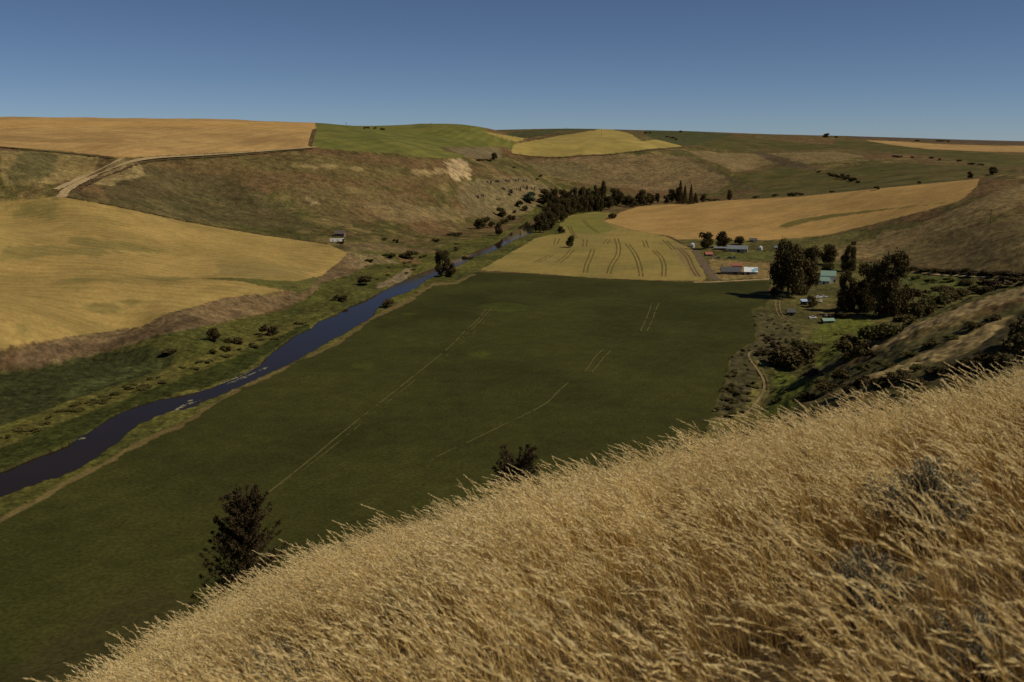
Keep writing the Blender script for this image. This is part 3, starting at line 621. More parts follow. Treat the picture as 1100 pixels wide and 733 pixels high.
def crown_mesh(kind, seed):
    rng = np.random.default_rng(seed); bl = []
    if kind == 'round':
        for i in range(16):
            a = rng.random() * 6.28; q = rng.random() ** .5 * .30; z = .20 + .66 * rng.random()
            k = 1 - abs(z - .55) * 1.1; bl.append(((q * k * math.cos(a), q * k * math.sin(a), z), .13 + .07 * rng.random()))
        V, F = cards(blob_points(bl, 4200, rng, .3), .042, rng); tr = .62; nl = 6
    elif kind == 'cottonwood':
        for i in range(34):
            a = rng.random() * 6.28; z = .10 + .80 * rng.random() ** .9
            q = rng.random() ** .5 * (.36 if z < .7 else .24) * (0.65 + .35 * min(1, z * 2.5)); bl.append(((q * math.cos(a), q * math.sin(a), z), .09 + .075 * rng.random()))
        V, F = cards(blob_points(bl, 11000, rng, .3), .028, rng); tr = .75; nl = 9
    elif kind == 'column':
        for i in range(20):
            z = .10 + .82 * (i + .5) / 20; w = .34 * min(1, z * 5) * (1 - max(0, z - .45) * 1.25); a = rng.random() * 6.28; q = w * .45 * rng.random()
            bl.append(((q * math.cos(a), q * math.sin(a), z), (w * .75 + .05, w * .75 + .05, .08)))
        V, F = cards(blob_points(bl, 3000, rng,.3), .036, rng, 0.8); tr = .8; nl = 4
    elif kind == 'conifer':
        P = []
        for i in range(3000):
            z = .08 + .92 * rng.random() ** 1.15; w = .40 * (1 - z) ** .85 + .015; tier = .75 + .25 * math.cos(z * 62); a = rng.random() * 6.28
            q = w * tier * (0.35 + .65 * rng.random() ** .5); P.append((q * math.cos(a), q * math.sin(a), z - q * .18))
        V, F = cards(np.array(P), .035, rng, -0.1); tr = .9; nl = 0
    else:  # bush
        for i in range(9):
            a = rng.random() * 6.28; q = rng.random() ** .5 * .36; z = .12 + .62 * rng.random(); bl.append(((q * math.cos(a), q * math.sin(a), z * (1 - q)), .09 + .19 * rng.random() ** 1.5))
        P = blob_points(bl, 1700, rng, .3); P = P[P[:, 2] > -.02]
        V, F = cards(P, .07, rng); tr = .3; nl = 4
    tp = [tube([(0, 0, -.06), (.006, .004, tr * .5), (-.008, .006, tr)], [.024, .017, .007])]
    for i in range(nl):
        c = np.array(bl[i][0]); z0 = max(.08, c[2] * .55); tp.append(tube([(0, 0, z0), c * (.5, .5, 1) + np.array((0, 0, -.06)), c], [.010, .007, .003], 5))
    return (V, F), join(tp)
PROTO = {}
def proto(kind, leaf, variant, single):
    key = (kind, leaf, variant, single)
    if key not in PROTO:
        cr, tk = crown_mesh(kind, 100 + variant * 17 + len(kind))
        if single:
            V, F = join([cr, tk]); me = mesh_np('plant', V, F, mats=[LEAF[leaf], BARK], midx=[0] * len(cr[1]) + [1] * len(tk[1]), smooth=False)
            PROTO[key] = (me.data,); bpy.data.objects.remove(me)
        else:
            a = mesh_np('crown', *cr, LEAF[leaf], smooth=False); b = mesh_np('trunk', *tk, BARK); PROTO[key] = (a.data, b.data)
            bpy.data.objects.remove(a); bpy.data.objects.remove(b)
    return PROTO[key]
FWD = np.array([0, math.cos(PITCH), -math.sin(PITCH)])
def spot(u, v, rmin=110.0):
    P = cast([(u, v)], rmin)[0]; d = float((P - np.array([0, 0, EYE])) @ FWD)
    return P, d / FPX          # point, metres per survey pixel there
SPECIES = {'round': 'tree', 'cottonwood': 'cottonwood_tree', 'column': 'poplar_tree', 'conifer': 'conifer_tree', 'bush': 'bush'}
def plant(kind, u, v, hpx, wpx, leaf, label, group=None, sink=0.03, rmin=110.0, name=None):
    P, m = spot(u, v, rmin); h = hpx * m; w = wpx * m * {'cottonwood': 1.22, 'round': 1.25, 'column': 1.3, 'conifer': 1.8, 'bush': 1.12}[kind]; h *= 1.08
    single = kind == 'bush' or hpx < 11; var = rnd.randrange(3)
    loc = (P[0], P[1], P[2] - sink * h); nm = name or SPECIES[kind]; rz = rnd.uniform(0, 6.28)
    if single:
        o = bpy.data.objects.new(nm, proto(kind, leaf, var, True)[0]); C.objects.link(o); o.location = loc; o.rotation_euler = (0, 0, rz); o.scale = (w, w, h)
    else:
        o = empty(nm, loc, rz); o.scale = (w, w, h); ms = proto(kind, leaf, var, False)
        for n_, me in zip(('crown', 'trunk'), ms):
            c = bpy.data.objects.new(n_, me); C.objects.link(c); c.parent = o
    return tag(o, label, 'bush' if kind == 'bush' else 'tree', group)

# farm: cottonwoods and shade trees
plant('cottonwood', 846, 319, 58, 42, 'dark', 'biggest cottonwood at the corner of the green field, casting a long shadow left', 'farm cottonwoods')
plant('cottonwood', 864, 316, 50, 30, 'dark', 'tall cottonwood merged into the right side of the biggest cottonwood', 'farm cottonwoods')
plant('cottonwood', 909, 334, 42, 21, 'dark', 'dark tree standing just right of and before the green roofed house', 'farm cottonwoods')
plant('cottonwood', 929, 334, 50, 27, 'dark', 'dark tree between the house tree and the tallest right hand cottonwood', 'farm cottonwoods')
plant('cottonwood', 957, 340, 67, 42, 'dark', 'tallest cottonwood in the clump right of the house', 'farm cottonwoods')
plant('round', 888, 285, 22, 24, 'dark', 'dark rounded tree behind the cottonwoods and above the green roof')
plant('round', 890, 294, 12, 17, 'olive', 'small lighter green tree directly behind the green roof')
plant('cottonwood', 911, 291, 27, 17, 'dark', 'upright tree behind the house against the straw slope')
plant('round', 872, 330, 12, 12, 'dark', 'rounded dark tree beside the blue roofed shed')
plant('round', 832, 318, 9, 12, 'dark', 'small dark tree left of the biggest cottonwood trunk')
plant('bush', 984, 342, 26, 30, 'dark', 'big dark bush at the right foot of the tallest cottonwood')
plant('bush', 1003, 331, 20, 30, 'olive', 'olive bush right of the cottonwood clump near the near spur')
plant('bush', 1026, 322, 15, 28, 'dark', 'dark bush in the draw behind the near spur crest')
plant('bush', 1050, 315, 12, 26, 'dark', 'dark bush further right in the draw behind the spur')
plant('bush', 1075, 309, 11, 24, 'brown', 'brownish bush rightmost in the draw behind the spur')
plant('bush', 970, 352, 18, 30, 'dark', 'dark bush below the tallest cottonwood')
plant('bush', 946, 367, 27, 36, 'olive', 'large olive bush near the foot of the near spur')
plant('bush', 918, 381, 26, 38, 'dark', 'large dark bush left of the large olive bush')
plant('bush', 934, 386, 13, 18, 'dark', 'small dark bush below the two large bushes')
plant('bush', 856, 393, 31, 42, 'dark', 'large dark bush beside the curved farm track')
plant('bush', 838, 391, 17, 26, 'dark', 'lower dark bush at left of the large bush by the track')
plant('bush', 819, 381, 8, 13, 'dark', 'small dark bush at the head of the curved track')
plant('bush', 835, 374, 10, 14, 'brown', 'brownish bush above the bush by the track')
plant('bush', 905, 410, 16, 26, 'dark', 'dark bush in the gully at the foot of the spur')
plant('bush', 888, 420, 15, 24, 'dark', 'dark bush lower down the gully near the grass')
plant('bush', 868, 432, 13, 22, 'dark', 'dark bush at the bottom of the gully beside the bright grass')
plant('bush', 870, 405, 12, 20, 'brown', 'brownish bush on the bright green grass right of the track bush')
plant('round', 758, 268, 19, 18, 'dark', 'dark farmyard tree at the left of the long grey building, with pointed top')
plant('round', 777, 267, 18, 17, 'dark', 'round farmyard tree just behind the left end of the long grey building')
plant('round', 793.5, 263, 9, 13, 'dark', 'low tree peeping over the long grey building roof')
plant('bush', 900, 341, 9, 22, 'dark', 'dark bush along the bottom of the house garden')
plant('bush', 866, 376, 14, 24, 'olive', 'olive bush behind the large bush by the track')
plant('bush', 826, 367, 7, 14, 'brown', 'low brown bush at the edge of the brushy field corner')
plant('bush', 918, 263, 5, 6, 'dark', 'lone small bush on the straw slope right of the farm')
# brush of the field corner and gully, none of it standing out
def inside(u, v, poly):
    c = False
    for (a, b), (e, f) in zip(poly, poly[1:] + poly[:1]):
        if (b > v) != (f > v) and u < (e - a) * (v - b) / (f - b) + a: c = not c
    return c
CORNER = [(765,445),(780,409),(785,386),(795,376),(811,366),(811,343),(806,334),(825,340),(860,350),(858,372),(835,372),(812,378),(800,388),(810,404),(815,418),(805,438),(790,448)]
GULLY = [(862,380),(880,372),(905,352),(940,346),(930,368),(905,384),(890,400),(870,425),(845,446),(822,448),(828,425),(838,404),(860,404)]
for poly, num, lb, gp, kinds in ((CORNER, 75, 'low scrubby bush in the brushy corner between green field and track', 'low scrub in the brushy field corner', ('brown', 'weed', 'olive')), (GULLY, 32, 'small bush scattered over the bright grass right of the curved track', 'small bushes on the bright grass', ('olive', 'weed', 'dark'))):
    k = 0
    while k < num:
        u, v = rnd.uniform(760, 945), rnd.uniform(330, 450)
        if inside(u, v, poly): plant('bush', u, v, rnd.uniform(1.6, 4.2) * (.6 + (v - 330) / 200), rnd.uniform(4, 8) * (.6 + (v - 330) / 200), rnd.choice(kinds), lb, gp, name='scrub_bush'); k += 1
for u, v, h, w, l in ((915,420,11,20,'dark'),(930,412,11,22,'dark'),(948,414,12,24,'dark'),(968,408,12,26,'dark'),(985,414,11,26,'dark'),(1003,404,12,26,'dark'),(1022,400,13,28,'dark'),(1043,397,16,30,'dark'),
                      (1062,392,18,30,'dark'),(930,398,9,18,'olive'),(952,394,8,18,'olive'),(975,384,8,18,'olive'),(998,372,8,20,'dark'),(1020,366,8,20,'olive'),(1044,352,9,20,'dark'),(1066,345,9,22,'dark'),(985,398,9,20,'olive')):
    plant('bush', u, v, h, w, l, 'dark shrub in the hollows of the near right spur', 'shrubs on the near right spur', name='shrub')
plant('bush', 1092, 392, 44, 36, 'dark', 'tall dark thicket at the right edge above the dry grass')
plant('bush', 1108, 372, 50, 36, 'dark', 'tall dark thicket behind the one at the right edge')
plant('bush', 1072, 398, 24, 32, 'dark', 'lower dark thicket left of the tall one at the right edge')
for i in range(23):
    u = 944 + i * 7.3 + rnd.uniform(-1, 1)
    plant('bush', u, 290.5 + (u - 944) * 0.042 + rnd.uniform(-.6, .6), rnd.uniform(5, 8), rnd.uniform(10, 14), rnd.choice(['dark', 'dark', 'brown']), 'dark bush in the long hedge along the foot of the right hill', 'hedge along the right hill foot', name='hedge_bush')
for u, v, h, w, l in ((1000,304,6,14,'olive'),(1018,303,6,14,'olive'),(1038,305,6,14,'dark'),(984,300,5,10,'olive'),(1058,304,6,14,'brown'),(1085,301,6,16,'dark'),(1100,303,8,18,'dark'),(976,316,9,16,'dark'),(992,318,9,18,'dark'),(1012,313,8,18,'dark')):
    plant('bush', u, v, h, w, l, 'bush scattered over the side valley below the pale road', 'bushes in the side valley', name='shrub')
# river trees
plant('cottonwood', 475, 297, 27, 17, 'dark', 'tall dark willow on the river bank, largest tree along the water'); plant('round', 484, 297, 15, 16, 'dark', 'lower rounded tree at the right foot of the tall bank willow')
plant('bush', 503.5, 279.5, 6, 11, 'dark', 'round bush at the water edge right of the bank willow'); plant('bush', 417, 330, 11, 15, 'dark', 'round bush on the field side of the river below the willow')
plant('bush', 393, 305.5, 11, 21, 'dark', 'broad dark bush on the left bank above the wide water'); plant('bush', 364.5, 323, 9, 15, 'dark', 'dark bush left of the wide water near the bank')
plant('bush', 288, 359.5, 15, 19, 'dark', 'dark bush above the narrows on the reed bank'); plant('round', 231, 367, 15, 17, 'dark', 'ragged tree on the reed bank left of the narrows')
plant('bush', 251, 369, 9, 18, 'dark', 'low bush between the ragged tree and the bush above the narrows'); plant('bush', 243, 376, 7, 12, 'olive', 'small olive bush under the ragged tree'); plant('bush', 228, 380, 6, 12, 'olive', 'small olive bush left below the ragged tree')
plant('bush', 182, 381, 8, 20, 'dark', 'dark bush at the right end of the dark marsh oval')
plant('bush', 441, 277, 10, 20, 'dark', 'clump of dark bush on the meadow left of the willow'); plant('bush', 433, 277, 6, 10, 'dark', 'small bush at left end of the meadow clump'); plant('bush', 418, 276.5, 6, 13, 'olive', 'olive bush left of the meadow clump')
plant('bush', 488, 253.5, 5, 13, 'dark', 'low dark bush under the slope above the willow'); plant('bush', 467, 260, 5, 9, 'dark', 'small dark bush between meadow and slope, above the willow'); plant('bush', 425, 261, 6, 7, 'dark', 'upright small bush right of the white trailer'); plant('bush', 413, 258.5, 4, 8, 'dark', 'small bush nearer the white trailer')
plant('bush', 489.5, 269.5, 6, 8, 'brown', 'brownish bush on the left bank above the willow'); plant('bush', 396, 281, 4, 9, 'olive', 'small olive bush at the tip of the wheat bench'); plant('bush', 365, 262, 4, 8, 'olive', 'low bush at the right end of the trailer')
for u, v, h, w, lf, lb in ((515.5,246,11,15,'dark','large dark bush leftmost of the slope foot cluster'),(522.5,239,8,9,'dark','small tree above the leftmost slope foot bush'),(528,244.5,9,10,'dark','dark bush second in the slope foot cluster'),
    (536,253,14,9,'dark','upright tree lowest in the slope foot cluster by the river'),(542,240.5,8,9,'dark','bush right of the upright tree in the slope foot cluster'),(539,233,10,13,'dark','big dark bush on the slope beside the upper river'),
    (548,236.5,8,10,'dark','dark bush right below the big bush beside the upper river'),(569,217.5,11,15,'grey','grey green willow at the upper left of the tree belt'),(583,219.5,11,15,'dark','dark tree right of the grey green willow'),
    (558.5,222.5,9,9,'dark','dark bush left of the grey green willow'),(564,227,8,8,'dark','small dark bush under the grey green willow'),(586,209,8,9,'dark','dark bush up the slope above the tree belt'),(553,229,4,5,'dark','tiny bush beside the upper river bank')):
    plant('round' if h > 9 else 'bush', u, v, h, w, lf, lb)
plant('round', 603, 251, 8, 9, 'dark', 'small dark tree at the left edge of the hay field'); plant('round', 612.5, 266, 13, 10, 'olive', 'lone tree standing inside the hay field'); plant('bush', 657, 235, 8, 9, 'dark', 'dark bush at the corner where hay and gold fields meet')
REEDS = [(0,470),(60,442),(130,417),(190,395),(230,380),(300,354),(340,338),(345,342),(255,383),(190,407),(120,431),(60,455),(0,482)]
k = 0
while k < 60:
    u, v = rnd.uniform(0, 345), rnd.uniform(335, 482)
    if inside(u, v, REEDS): plant('bush', u, v, rnd.uniform(1.5, 4), rnd.uniform(5, 13), rnd.choice(('weed', 'weed', 'olive')), 'tussock of tall weeds along the left river bank', 'weed tussocks along the left river bank', name='weed_tussock'); k += 1
BANKS = [(385,300),(410,288),(440,279),(470,268),(500,258),(480,273),(450,290),(415,305)]
k = 0
while k < 16:
    u, v = rnd.uniform(385, 500), rnd.uniform(258, 305)
    if inside(u, v, BANKS): plant('bush', u, v, rnd.uniform(1.5, 3), rnd.uniform(4, 7), rnd.choice(('weed', 'olive')), 'small weedy bush on the meadow left of the bank willow', 'weedy bushes on the willow meadow', name='weed_tussock'); k += 1
# the belt along the far river
belt = [(578,249,19,11),(584,249,20,12),(591,246,20,13),(586,243,22,13),(596,241,22,13),(602,238,20,13),(598,232,22,13),(607,234,21,13),(613,231,19,12),(608,227,22,12),(619,229,20,13),(616,224,22,11),(626,228,19,12),(632,227,17,12),(624,221,21,11),(637,226,17,11),
        (632,220,18,10),(643,226,16,11),(640,219,20,10),(649,224,15,11),(655,224,14,11),(647,216,22,9),(660,219,17,14),(667,220,14,12),(674,221,12,12),(680,222,11,11),(686,220,12,11),(691,220,17,16),(698,219,12,12),(590,226,19,11),(595,221,20,11),(604,220,18,10)]
for u, v, h, w in belt:
    plant(rnd.choice(['round', 'round', 'cottonwood']), u, v + 1, h, w, 'dark', 'dark broadleaf tree crowded into the belt along the far river bend', 'tree belt along the far river bend')
for u, v, h, w, k, lb in ((706,218.5,11,7,'round','small round tree between the belt and the pointed conifers'),(716,218.5,8,8,'round','low round tree left of the dark conifer group'),(721,217,14,11,'round','bushy dark tree left of the tallest conifer'),(727,218,16,11,'round','bushy dark tree touching the left of the tallest conifer'),
    (730.5,219,24,8,'conifer','tallest pointed conifer in the far row'),(735.5,219,19,7,'conifer','pointed conifer just right of the tallest one'),(742,219.5,20,6.5,'conifer','slim pointed conifer standing clear right of the group'),(747,218.5,11,7,'conifer','shorter conifer right of the slim one'),(755,217.5,9,7,'round','dark rounded tree ending the conifer row'),
    (783.5,215,11,7.5,'column','lone upright tree on the top edge of the gold field')):
    plant(k, u, v, h, w, 'dark', lb)
for u, v, h, w in ((760,216.5,4,9),(769,216,3,10),(812,213,3,9),(833,211.5,4,8),(849,210.5,5,6),(854,210.5,5,6),(860,210,4,5),(893,207,3,6)):
    plant('bush', u, v, h, w, 'dark', 'low dark bush behind the top edge of the gold field', 'bushes behind the gold field')
for u, v, h, w in ((890,188.5,4,4),(894,190.5,6,6),(898,192,6,6),(902,192.5,5,6),(905,191,6,5),(908,193,5,6),(911.5,192,6,5),(914,195,6,6),(918,195.5,6,7),(921,197,4,5)):
    plant('bush', u, v, h, w, 'dark', 'dark bush in the short row across the far green slope', 'bush row on the far green slope')
plant('round', 1066.5, 188, 8.5, 11, 'dark', 'round dark tree on the skyline of the right hill shoulder'); plant('round', 1042, 192, 7.5, 7, 'dark', 'small dark tree left of the round tree at the gold field end')
plant('bush', 987, 197.5, 3.5, 6, 'dark', 'tiny dark bush on the green slope above the gold field'); plant('bush', 941, 204, 5, 8, 'dark', 'dark bush at the edge of green slope and gold field'); plant('bush', 879, 185.5, 3, 5, 'dark', 'tiny bush beside the pole on the far slope')
for u, v, w in ((961,169,5),(967,169.5,6),(980,170,3),(1001,170.5,5),(1009,172.5,5),(1031,174,7),(1043,177,8),(1053,178,8)):
    plant('bush', u, v, 3, w, 'dark', 'speck of dark bush along the upper far right slope', 'bush specks on the upper far slope')
for u, v, h, w, lb in ((531,172,7.5,8,'dark tree at the right end of the bushes below the green dome'),(513,173,3,7,'low bush at the left end of the bushes below the green dome'),(519,173,3,7,'low bush between tree and left bush below the green dome'),(525,173.5,3.5,6,'low bush next to the tree below the green dome'),
    (552.5,181,3,3.5,'tiny bush below the yellow barley hill'),(581,191,4,5,'small dark bush on the slope below the barley hill'),(577,194,3,5,'tiny bush under the small dark bush below the barley hill')):
    plant('bush' if h < 6 else 'round', u, v, h, w, 'dark', lb)
for u, v, h, w in ((392,138.6,3,3),(395,138.6,3,4),(403,139,3,4),(411,139.8,3,4)):
    plant('bush', u, v, h, w, 'dark', 'tiny dark tree on the skyline between the two green hilltops', 'skyline trees between green hilltops')
plant('round', 887, 148, 4.5, 8, 'dark', 'dome shaped tree on the far skyline at right'); plant('bush', 897.5, 148, 2.5, 4, 'dark', 'speck of tree right of the dome shaped skyline tree')
for u, v, w in ((694,143.6,4),(698,143.6,3),(731,142.4,5)): plant('bush', u, v, 2.5, w, 'dark', 'speck of tree on the skyline right of the barley hill', 'skyline trees right of the barley hill')
for u, v, w in ((985,152.2,6),(1008,152.4,7),(1013,152.6,5),(1019,152.6,4)): plant('bush', u, v, 2.4, w, 'dark', 'speck of tree on the far right skyline', 'skyline trees at far right')
for u, v, w in ((717,148,5),(722,149,6),(726,150.5,5)): plant('bush', u, v, 2.4, w, 'brown', 'brown bush in the draw right of the barley hill', 'bushes in the draw by the barley hill')

# rock outcrops on the slope above the far river
ROCK = plain('basalt', (0.075, 0.052, 0.04), 0.9, 0.35, 0.15)
def outcrop(u, v, wpx, hpx):
    P, m = spot(u, v); rng = np.random.default_rng(int(u * 7 + v)); bm = bmesh.new(); n = max(4, int(wpx / 1.3))
    for i in range(n):
        x = (i + rng.random()) / n - .5; w = wpx * m / n * (0.5 + .5 * rng.random()); h = hpx * m * (0.45 + .7 * rng.random())
        r = bmesh.ops.create_icosphere(bm, subdivisions=2, radius=1.0)
        for q in r['verts']:
            k = 1 + .35 * (rng.random() - .5); q.co = Vector((q.co.x * w * .55 * k + x * wpx * m, q.co.y * w * .8 * k + rng.normal() * .2, q.co.z * h * .5 * k + h * .25))
    me = bpy.data.meshes.new('rock_outcrop'); bm.to_mesh(me); bm.free(); me.materials.append(ROCK)
    o = bpy.data.objects.new('rock_outcrop', me); C.objects.link(o); o.location = tuple(P); o.rotation_euler = (0, 0, rng.normal() * .3)
    return tag(o, 'dark broken rock band on the slope left of the tree belt', 'rock', 'rock bands on the slope left of the tree belt')
for q in ((524,196.5,9,3),(533,195.5,10,3.5),(543,195,11,4),(553,194.5,9,4),(562,195,8,3.5),(541,204,6,4),(548,207,7,5),(556,204.5,8,5),(564,203,8,5),(572,204,7,4),(513,213,5,5),(518,211,5,4),(582,205,6,4),(547,210,5,4),(590,203,5,3),(535,215,5,3)): outcrop(*q)
# ------------------------------------------------------------------ farm buildings
M_WHITE = plain('white_paint', (0.72, 0.70, 0.66), 0.6, 0.08, 0.6); M_PALE = plain('pale_siding', (0.36, 0.34, 0.28), 0.7, 0.1, 0.6)
M_BARN = plain('weathered_boards', (0.16, 0.13, 0.10), 0.85, 0.25, 0.8); M_DROOF = plain('dark_roof', (0.075, 0.072, 0.072), 0.7, 0.15, 0.5)
M_GROOF = plain('grey_metal_roof', (0.17, 0.185, 0.20), 0.45, 0.1, 0.4); M_RED = plain('red_metal_roof', (0.30, 0.10, 0.07), 0.6, 0.12, 0.5)
M_TEAL = plain('green_metal_roof', (0.19, 0.30, 0.235), 0.5, 0.08, 0.5); M_DOOR = plain('dark_door', (0.03, 0.026, 0.022), 0.6, 0.1, 1)
M_GLASS = plain('window_glass', (0.02, 0.025, 0.03), 0.1, 0.1, 1, spec=0.6); M_STEEL = plain('galvanised_steel', (0.62, 0.64, 0.66), 0.4, 0.08, 0.7, 0.3)
M_BLUE = plain('blue_tin', (0.34, 0.45, 0.62), 0.45, 0.1, 0.5); M_RUBBER = plain('rubber', (0.02, 0.02, 0.02), 0.9, 0.1, 3); M_WOOD = plain('pole_wood', (0.075, 0.055, 0.04), 0.9, 0.25, 2)
_m, _t, _p, _o = newmat('patched_tin')
_g = N(_t, 'TexCoord'); _r = N(_t, 'ValToRGB'); _r.color_ramp.interpolation = 'CONSTANT'
_r.color_ramp.elements[0].color = (0.70, 0.72, 0.74, 1); _r.color_ramp.elements[1].position = 0.52; _r.color_ramp.elements[1].color = (0.22, 0.38, 0.46, 1)
_v = N(_t, 'TexVoronoi'); _v.inputs['Scale'].default_value = 0.35; _t.links.new(_g.outputs['Object'], _v.inputs['Vector'])
_s = N(_t, 'SeparateColor'); _t.links.new(_v.outputs['Color'], _s.inputs[0]); _t.links.new(_s.outputs[0], _r.inputs[0]); _t.links.new(_r.outputs[0], _p.inputs['Base Color']); _p.inputs['Roughness'].default_value = 0.45
M_TINP = _m
class MB:
    def __init__(s): s.V = []; s.F = []
    def poly(s, pts, faces): o = len(s.V); s.V += [tuple(p) for p in pts]; s.F += [tuple(i + o for i in f) for f in faces]; return s
    def box(s, x0, x1, y0, y1, z0, z1):
        return s.poly([(x0,y0,z0),(x1,y0,z0),(x1,y1,z0),(x0,y1,z0),(x0,y0,z1),(x1,y0,z1),(x1,y1,z1),(x0,y1,z1)], [(0,3,2,1),(4,5,6,7),(0,1,5,4),(1,2,6,5),(2,3,7,6),(3,0,4,7)])
    def prism(s, prof, y0, y1):      # profile in x,z extruded along y
        n = len(prof); o = [(x, y0, z) for x, z in prof] + [(x, y1, z) for x, z in prof]
        return s.poly(o, [tuple(range(n)), tuple(range(2 * n - 1, n - 1, -1))] + [(i, i + n, (i + 1) % n + n, (i + 1) % n) for i in range(n)])
    def cyl(s, c, r, y0, y1, n=14):  # axis along y
        a = [2 * math.pi * k / n for k in range(n)]; return s.prism([(c[0] + r * math.cos(q), c[1] + r * math.sin(q)) for q in a], y0, y1)
    def vcyl(s, x, y, r0, r1, z0, z1, n=20):
        a = [2 * math.pi * k / n for k in range(n)]
        return s.poly([(x + r0 * math.cos(q), y + r0 * math.sin(q), z0) for q in a] + [(x + r1 * math.cos(q), y + r1 * math.sin(q), z1) for q in a], [tuple(range(n - 1, -1, -1)), tuple(range(n, 2 * n))] + [(k, (k + 1) % n, (k + 1) % n + n, k + n) for k in range(n)])
    def build(s, name, mat, parent=None, bevel=0.0):
        me = bpy.data.meshes.new(name); me.from_pydata(s.V, [], s.F); me.update(); me.materials.append(mat)
        bm = bmesh.new(); bm.from_mesh(me); bmesh.ops.recalc_face_normals(bm, faces=bm.faces); bm.to_mesh(me); bm.free()
        o = bpy.data.objects.new(name, me); C.objects.link(o)
        if parent is not None: o.parent = parent
        if bevel:
            b = o.modifiers.new('bevel', 'BEVEL'); b.width = bevel; b.segments = 2
        return o
def gable(root, w, d, hw, hr, wall, roof, over=0.45, x0=0.0, y0=0.0, wname='wall', rname='roof', thick=0.16):
    """ridge along x; walls w by d standing from y0 (front) backwards"""
    m = MB(); n = MB(); x1, x2 = x0 - w / 2, x0 + w / 2; y1, y2 = y0, y0 + d; ym = (y1 + y2) / 2
    m.poly([(x1,y1,-1),(x2,y1,-1),(x2,y2,-1),(x1,y2,-1),(x1,y1,hw),(x2,y1,hw),(x2,y2,hw),(x1,y2,hw),(x1,ym,hw+hr),(x2,ym,hw+hr)], [(0,1,5,4),(2,3,7,6),(1,2,6,9,5),(3,0,4,8,7),(4,5,9,8),(6,7,8,9)])
    a, b = x1 - over, x2 + over; k = hr / (d / 2); ye, yf = y1 - over, y2 + over; ze = hw - over * k; g = 0.02
    for (ya, za), (yb, zb_) in (((ye, ze), (ym, hw + hr)), ((yf, ze), (ym, hw + hr))):
        n.poly([(a,ya,za+g),(b,ya,za+g),(b,yb,zb_+g),(a,yb,zb_+g),(a,ya,za+thick),(b,ya,za+thick),(b,yb,zb_+thick),(a,yb,zb_+thick)], [(0,1,2,3),(7,6,5,4),(0,4,5,1),(1,5,6,2),(3,2,6,7),(0,3,7,4)])
    return m.build(wname, wall, root), n.build(rname, roof, root)
def opening(root, name, x, z, w, h, y=-0.04, frame=True):
    o = MB().box(x - w / 2, x + w / 2, y, y + 0.03, z, z + h).build(name, M_DOOR if name == 'door' else M_GLASS, root)
    if frame: MB().box(x - w/2 - .12, x + w/2 + .12, y - .03, y - .004, z + h, z + h + .12).box(x - w/2 - .12, x - w/2, y - .03, y - .004, z, z + h).box(x + w/2, x + w/2 + .12, y - .03, y - .004, z, z + h).build('frame', M_WHITE, o)
    return o
def site(u, v): P, m = spot(u, v); return P, m
def bldg(name, u, v, label, cat, rz): P, m = site(u, v); r = empty(name, tuple(P), rz); tag(r, label, cat); return r, m
AZ = lambda u: -math.atan((u - 550) / FPX)          # squared to the viewer
r, m = bldg('barn', 785, 295.3, 'low dark roofed barn with weathered walls left of the bright tin barn', 'barn', AZ(786) + 0.08)
gable(r, 20 * m, 8.5, 2.3, 2.9, M_BARN, M_DROOF); opening(r, 'door', 3, -.2, 2.6, 2.1, frame=False); opening(r, 'window', -2, .9, 1.0, .8); opening(r, 'window', -5, .9, 1.0, .8)
r, m = bldg('shed', 791.5, 288.6, 'low red roofed shed behind the dark roofed barn', 'shed', AZ(791) + 0.08)
gable(r, 10.0 * m, 5, 2.2, 1.4, M_BARN, M_RED); opening(r, 'door', 0, -.2, 2.0, 1.8, frame=False)
r, m = bldg('barn', 806.5, 295, 'tin barn with bright white and blue patched metal roof, right of the dark roofed barn', 'barn', AZ(806) + 0.05)
gable(r, 13.5 * m, 8.5, 2.0, 2.7, M_PALE, M_TINP); opening(r, 'door', -2, -.2, 2.2, 1.9, frame=False); opening(r, 'window', 2, .8, 1.0, .7)
r, m = bldg('farm_building', 792, 271.2, 'long pale walled building with grey roof under the farmyard trees', 'building', AZ(792) - 0.04)
gable(r, 21 * m, 9, 2.9, 2.5, M_PALE, M_GROOF)
for x in (-6, -2.5, 4.5): opening(r, 'window', x, 1.0, 1.2, 1.1)
opening(r, 'door', 1, 0, 2.4, 2.2, frame=False)
r, m = bldg('shed', 773.5, 269, 'low lean shed with pale roof at the left of the long grey building', 'shed', AZ(773))
mb = MB().box(-5.2, 5.2, 0, 4, -.5, 1.7); mb.build('wall', M_BARN, r); MB().poly([(-5.6,-.4,1.72),(5.6,-.4,1.72),(5.6,4.4,2.6),(-5.6,4.4,2.6),(-5.6,-.4,1.86),(5.6,-.4,1.86),(5.6,4.4,2.74),(-5.6,4.4,2.74)], [(3,2,1,0),(4,5,6,7),(0,1,5,4),(1,2,6,5),(2,3,7,6),(3,0,4,7)]).build('roof', M_GROOF, r); opening(r, 'door', 2, -.2, 2.2, 1.6, frame=False)
r, m = bldg('shed', 762, 275.6, 'small red roofed shed below the leftmost farmyard tree', 'shed', AZ(762) + 0.35)
gable(r, 7.5 * m, 4.5, 1.9, 1.5, M_BARN, M_RED); opening(r, 'door', 0, -.2, 1.6, 1.7, frame=False)
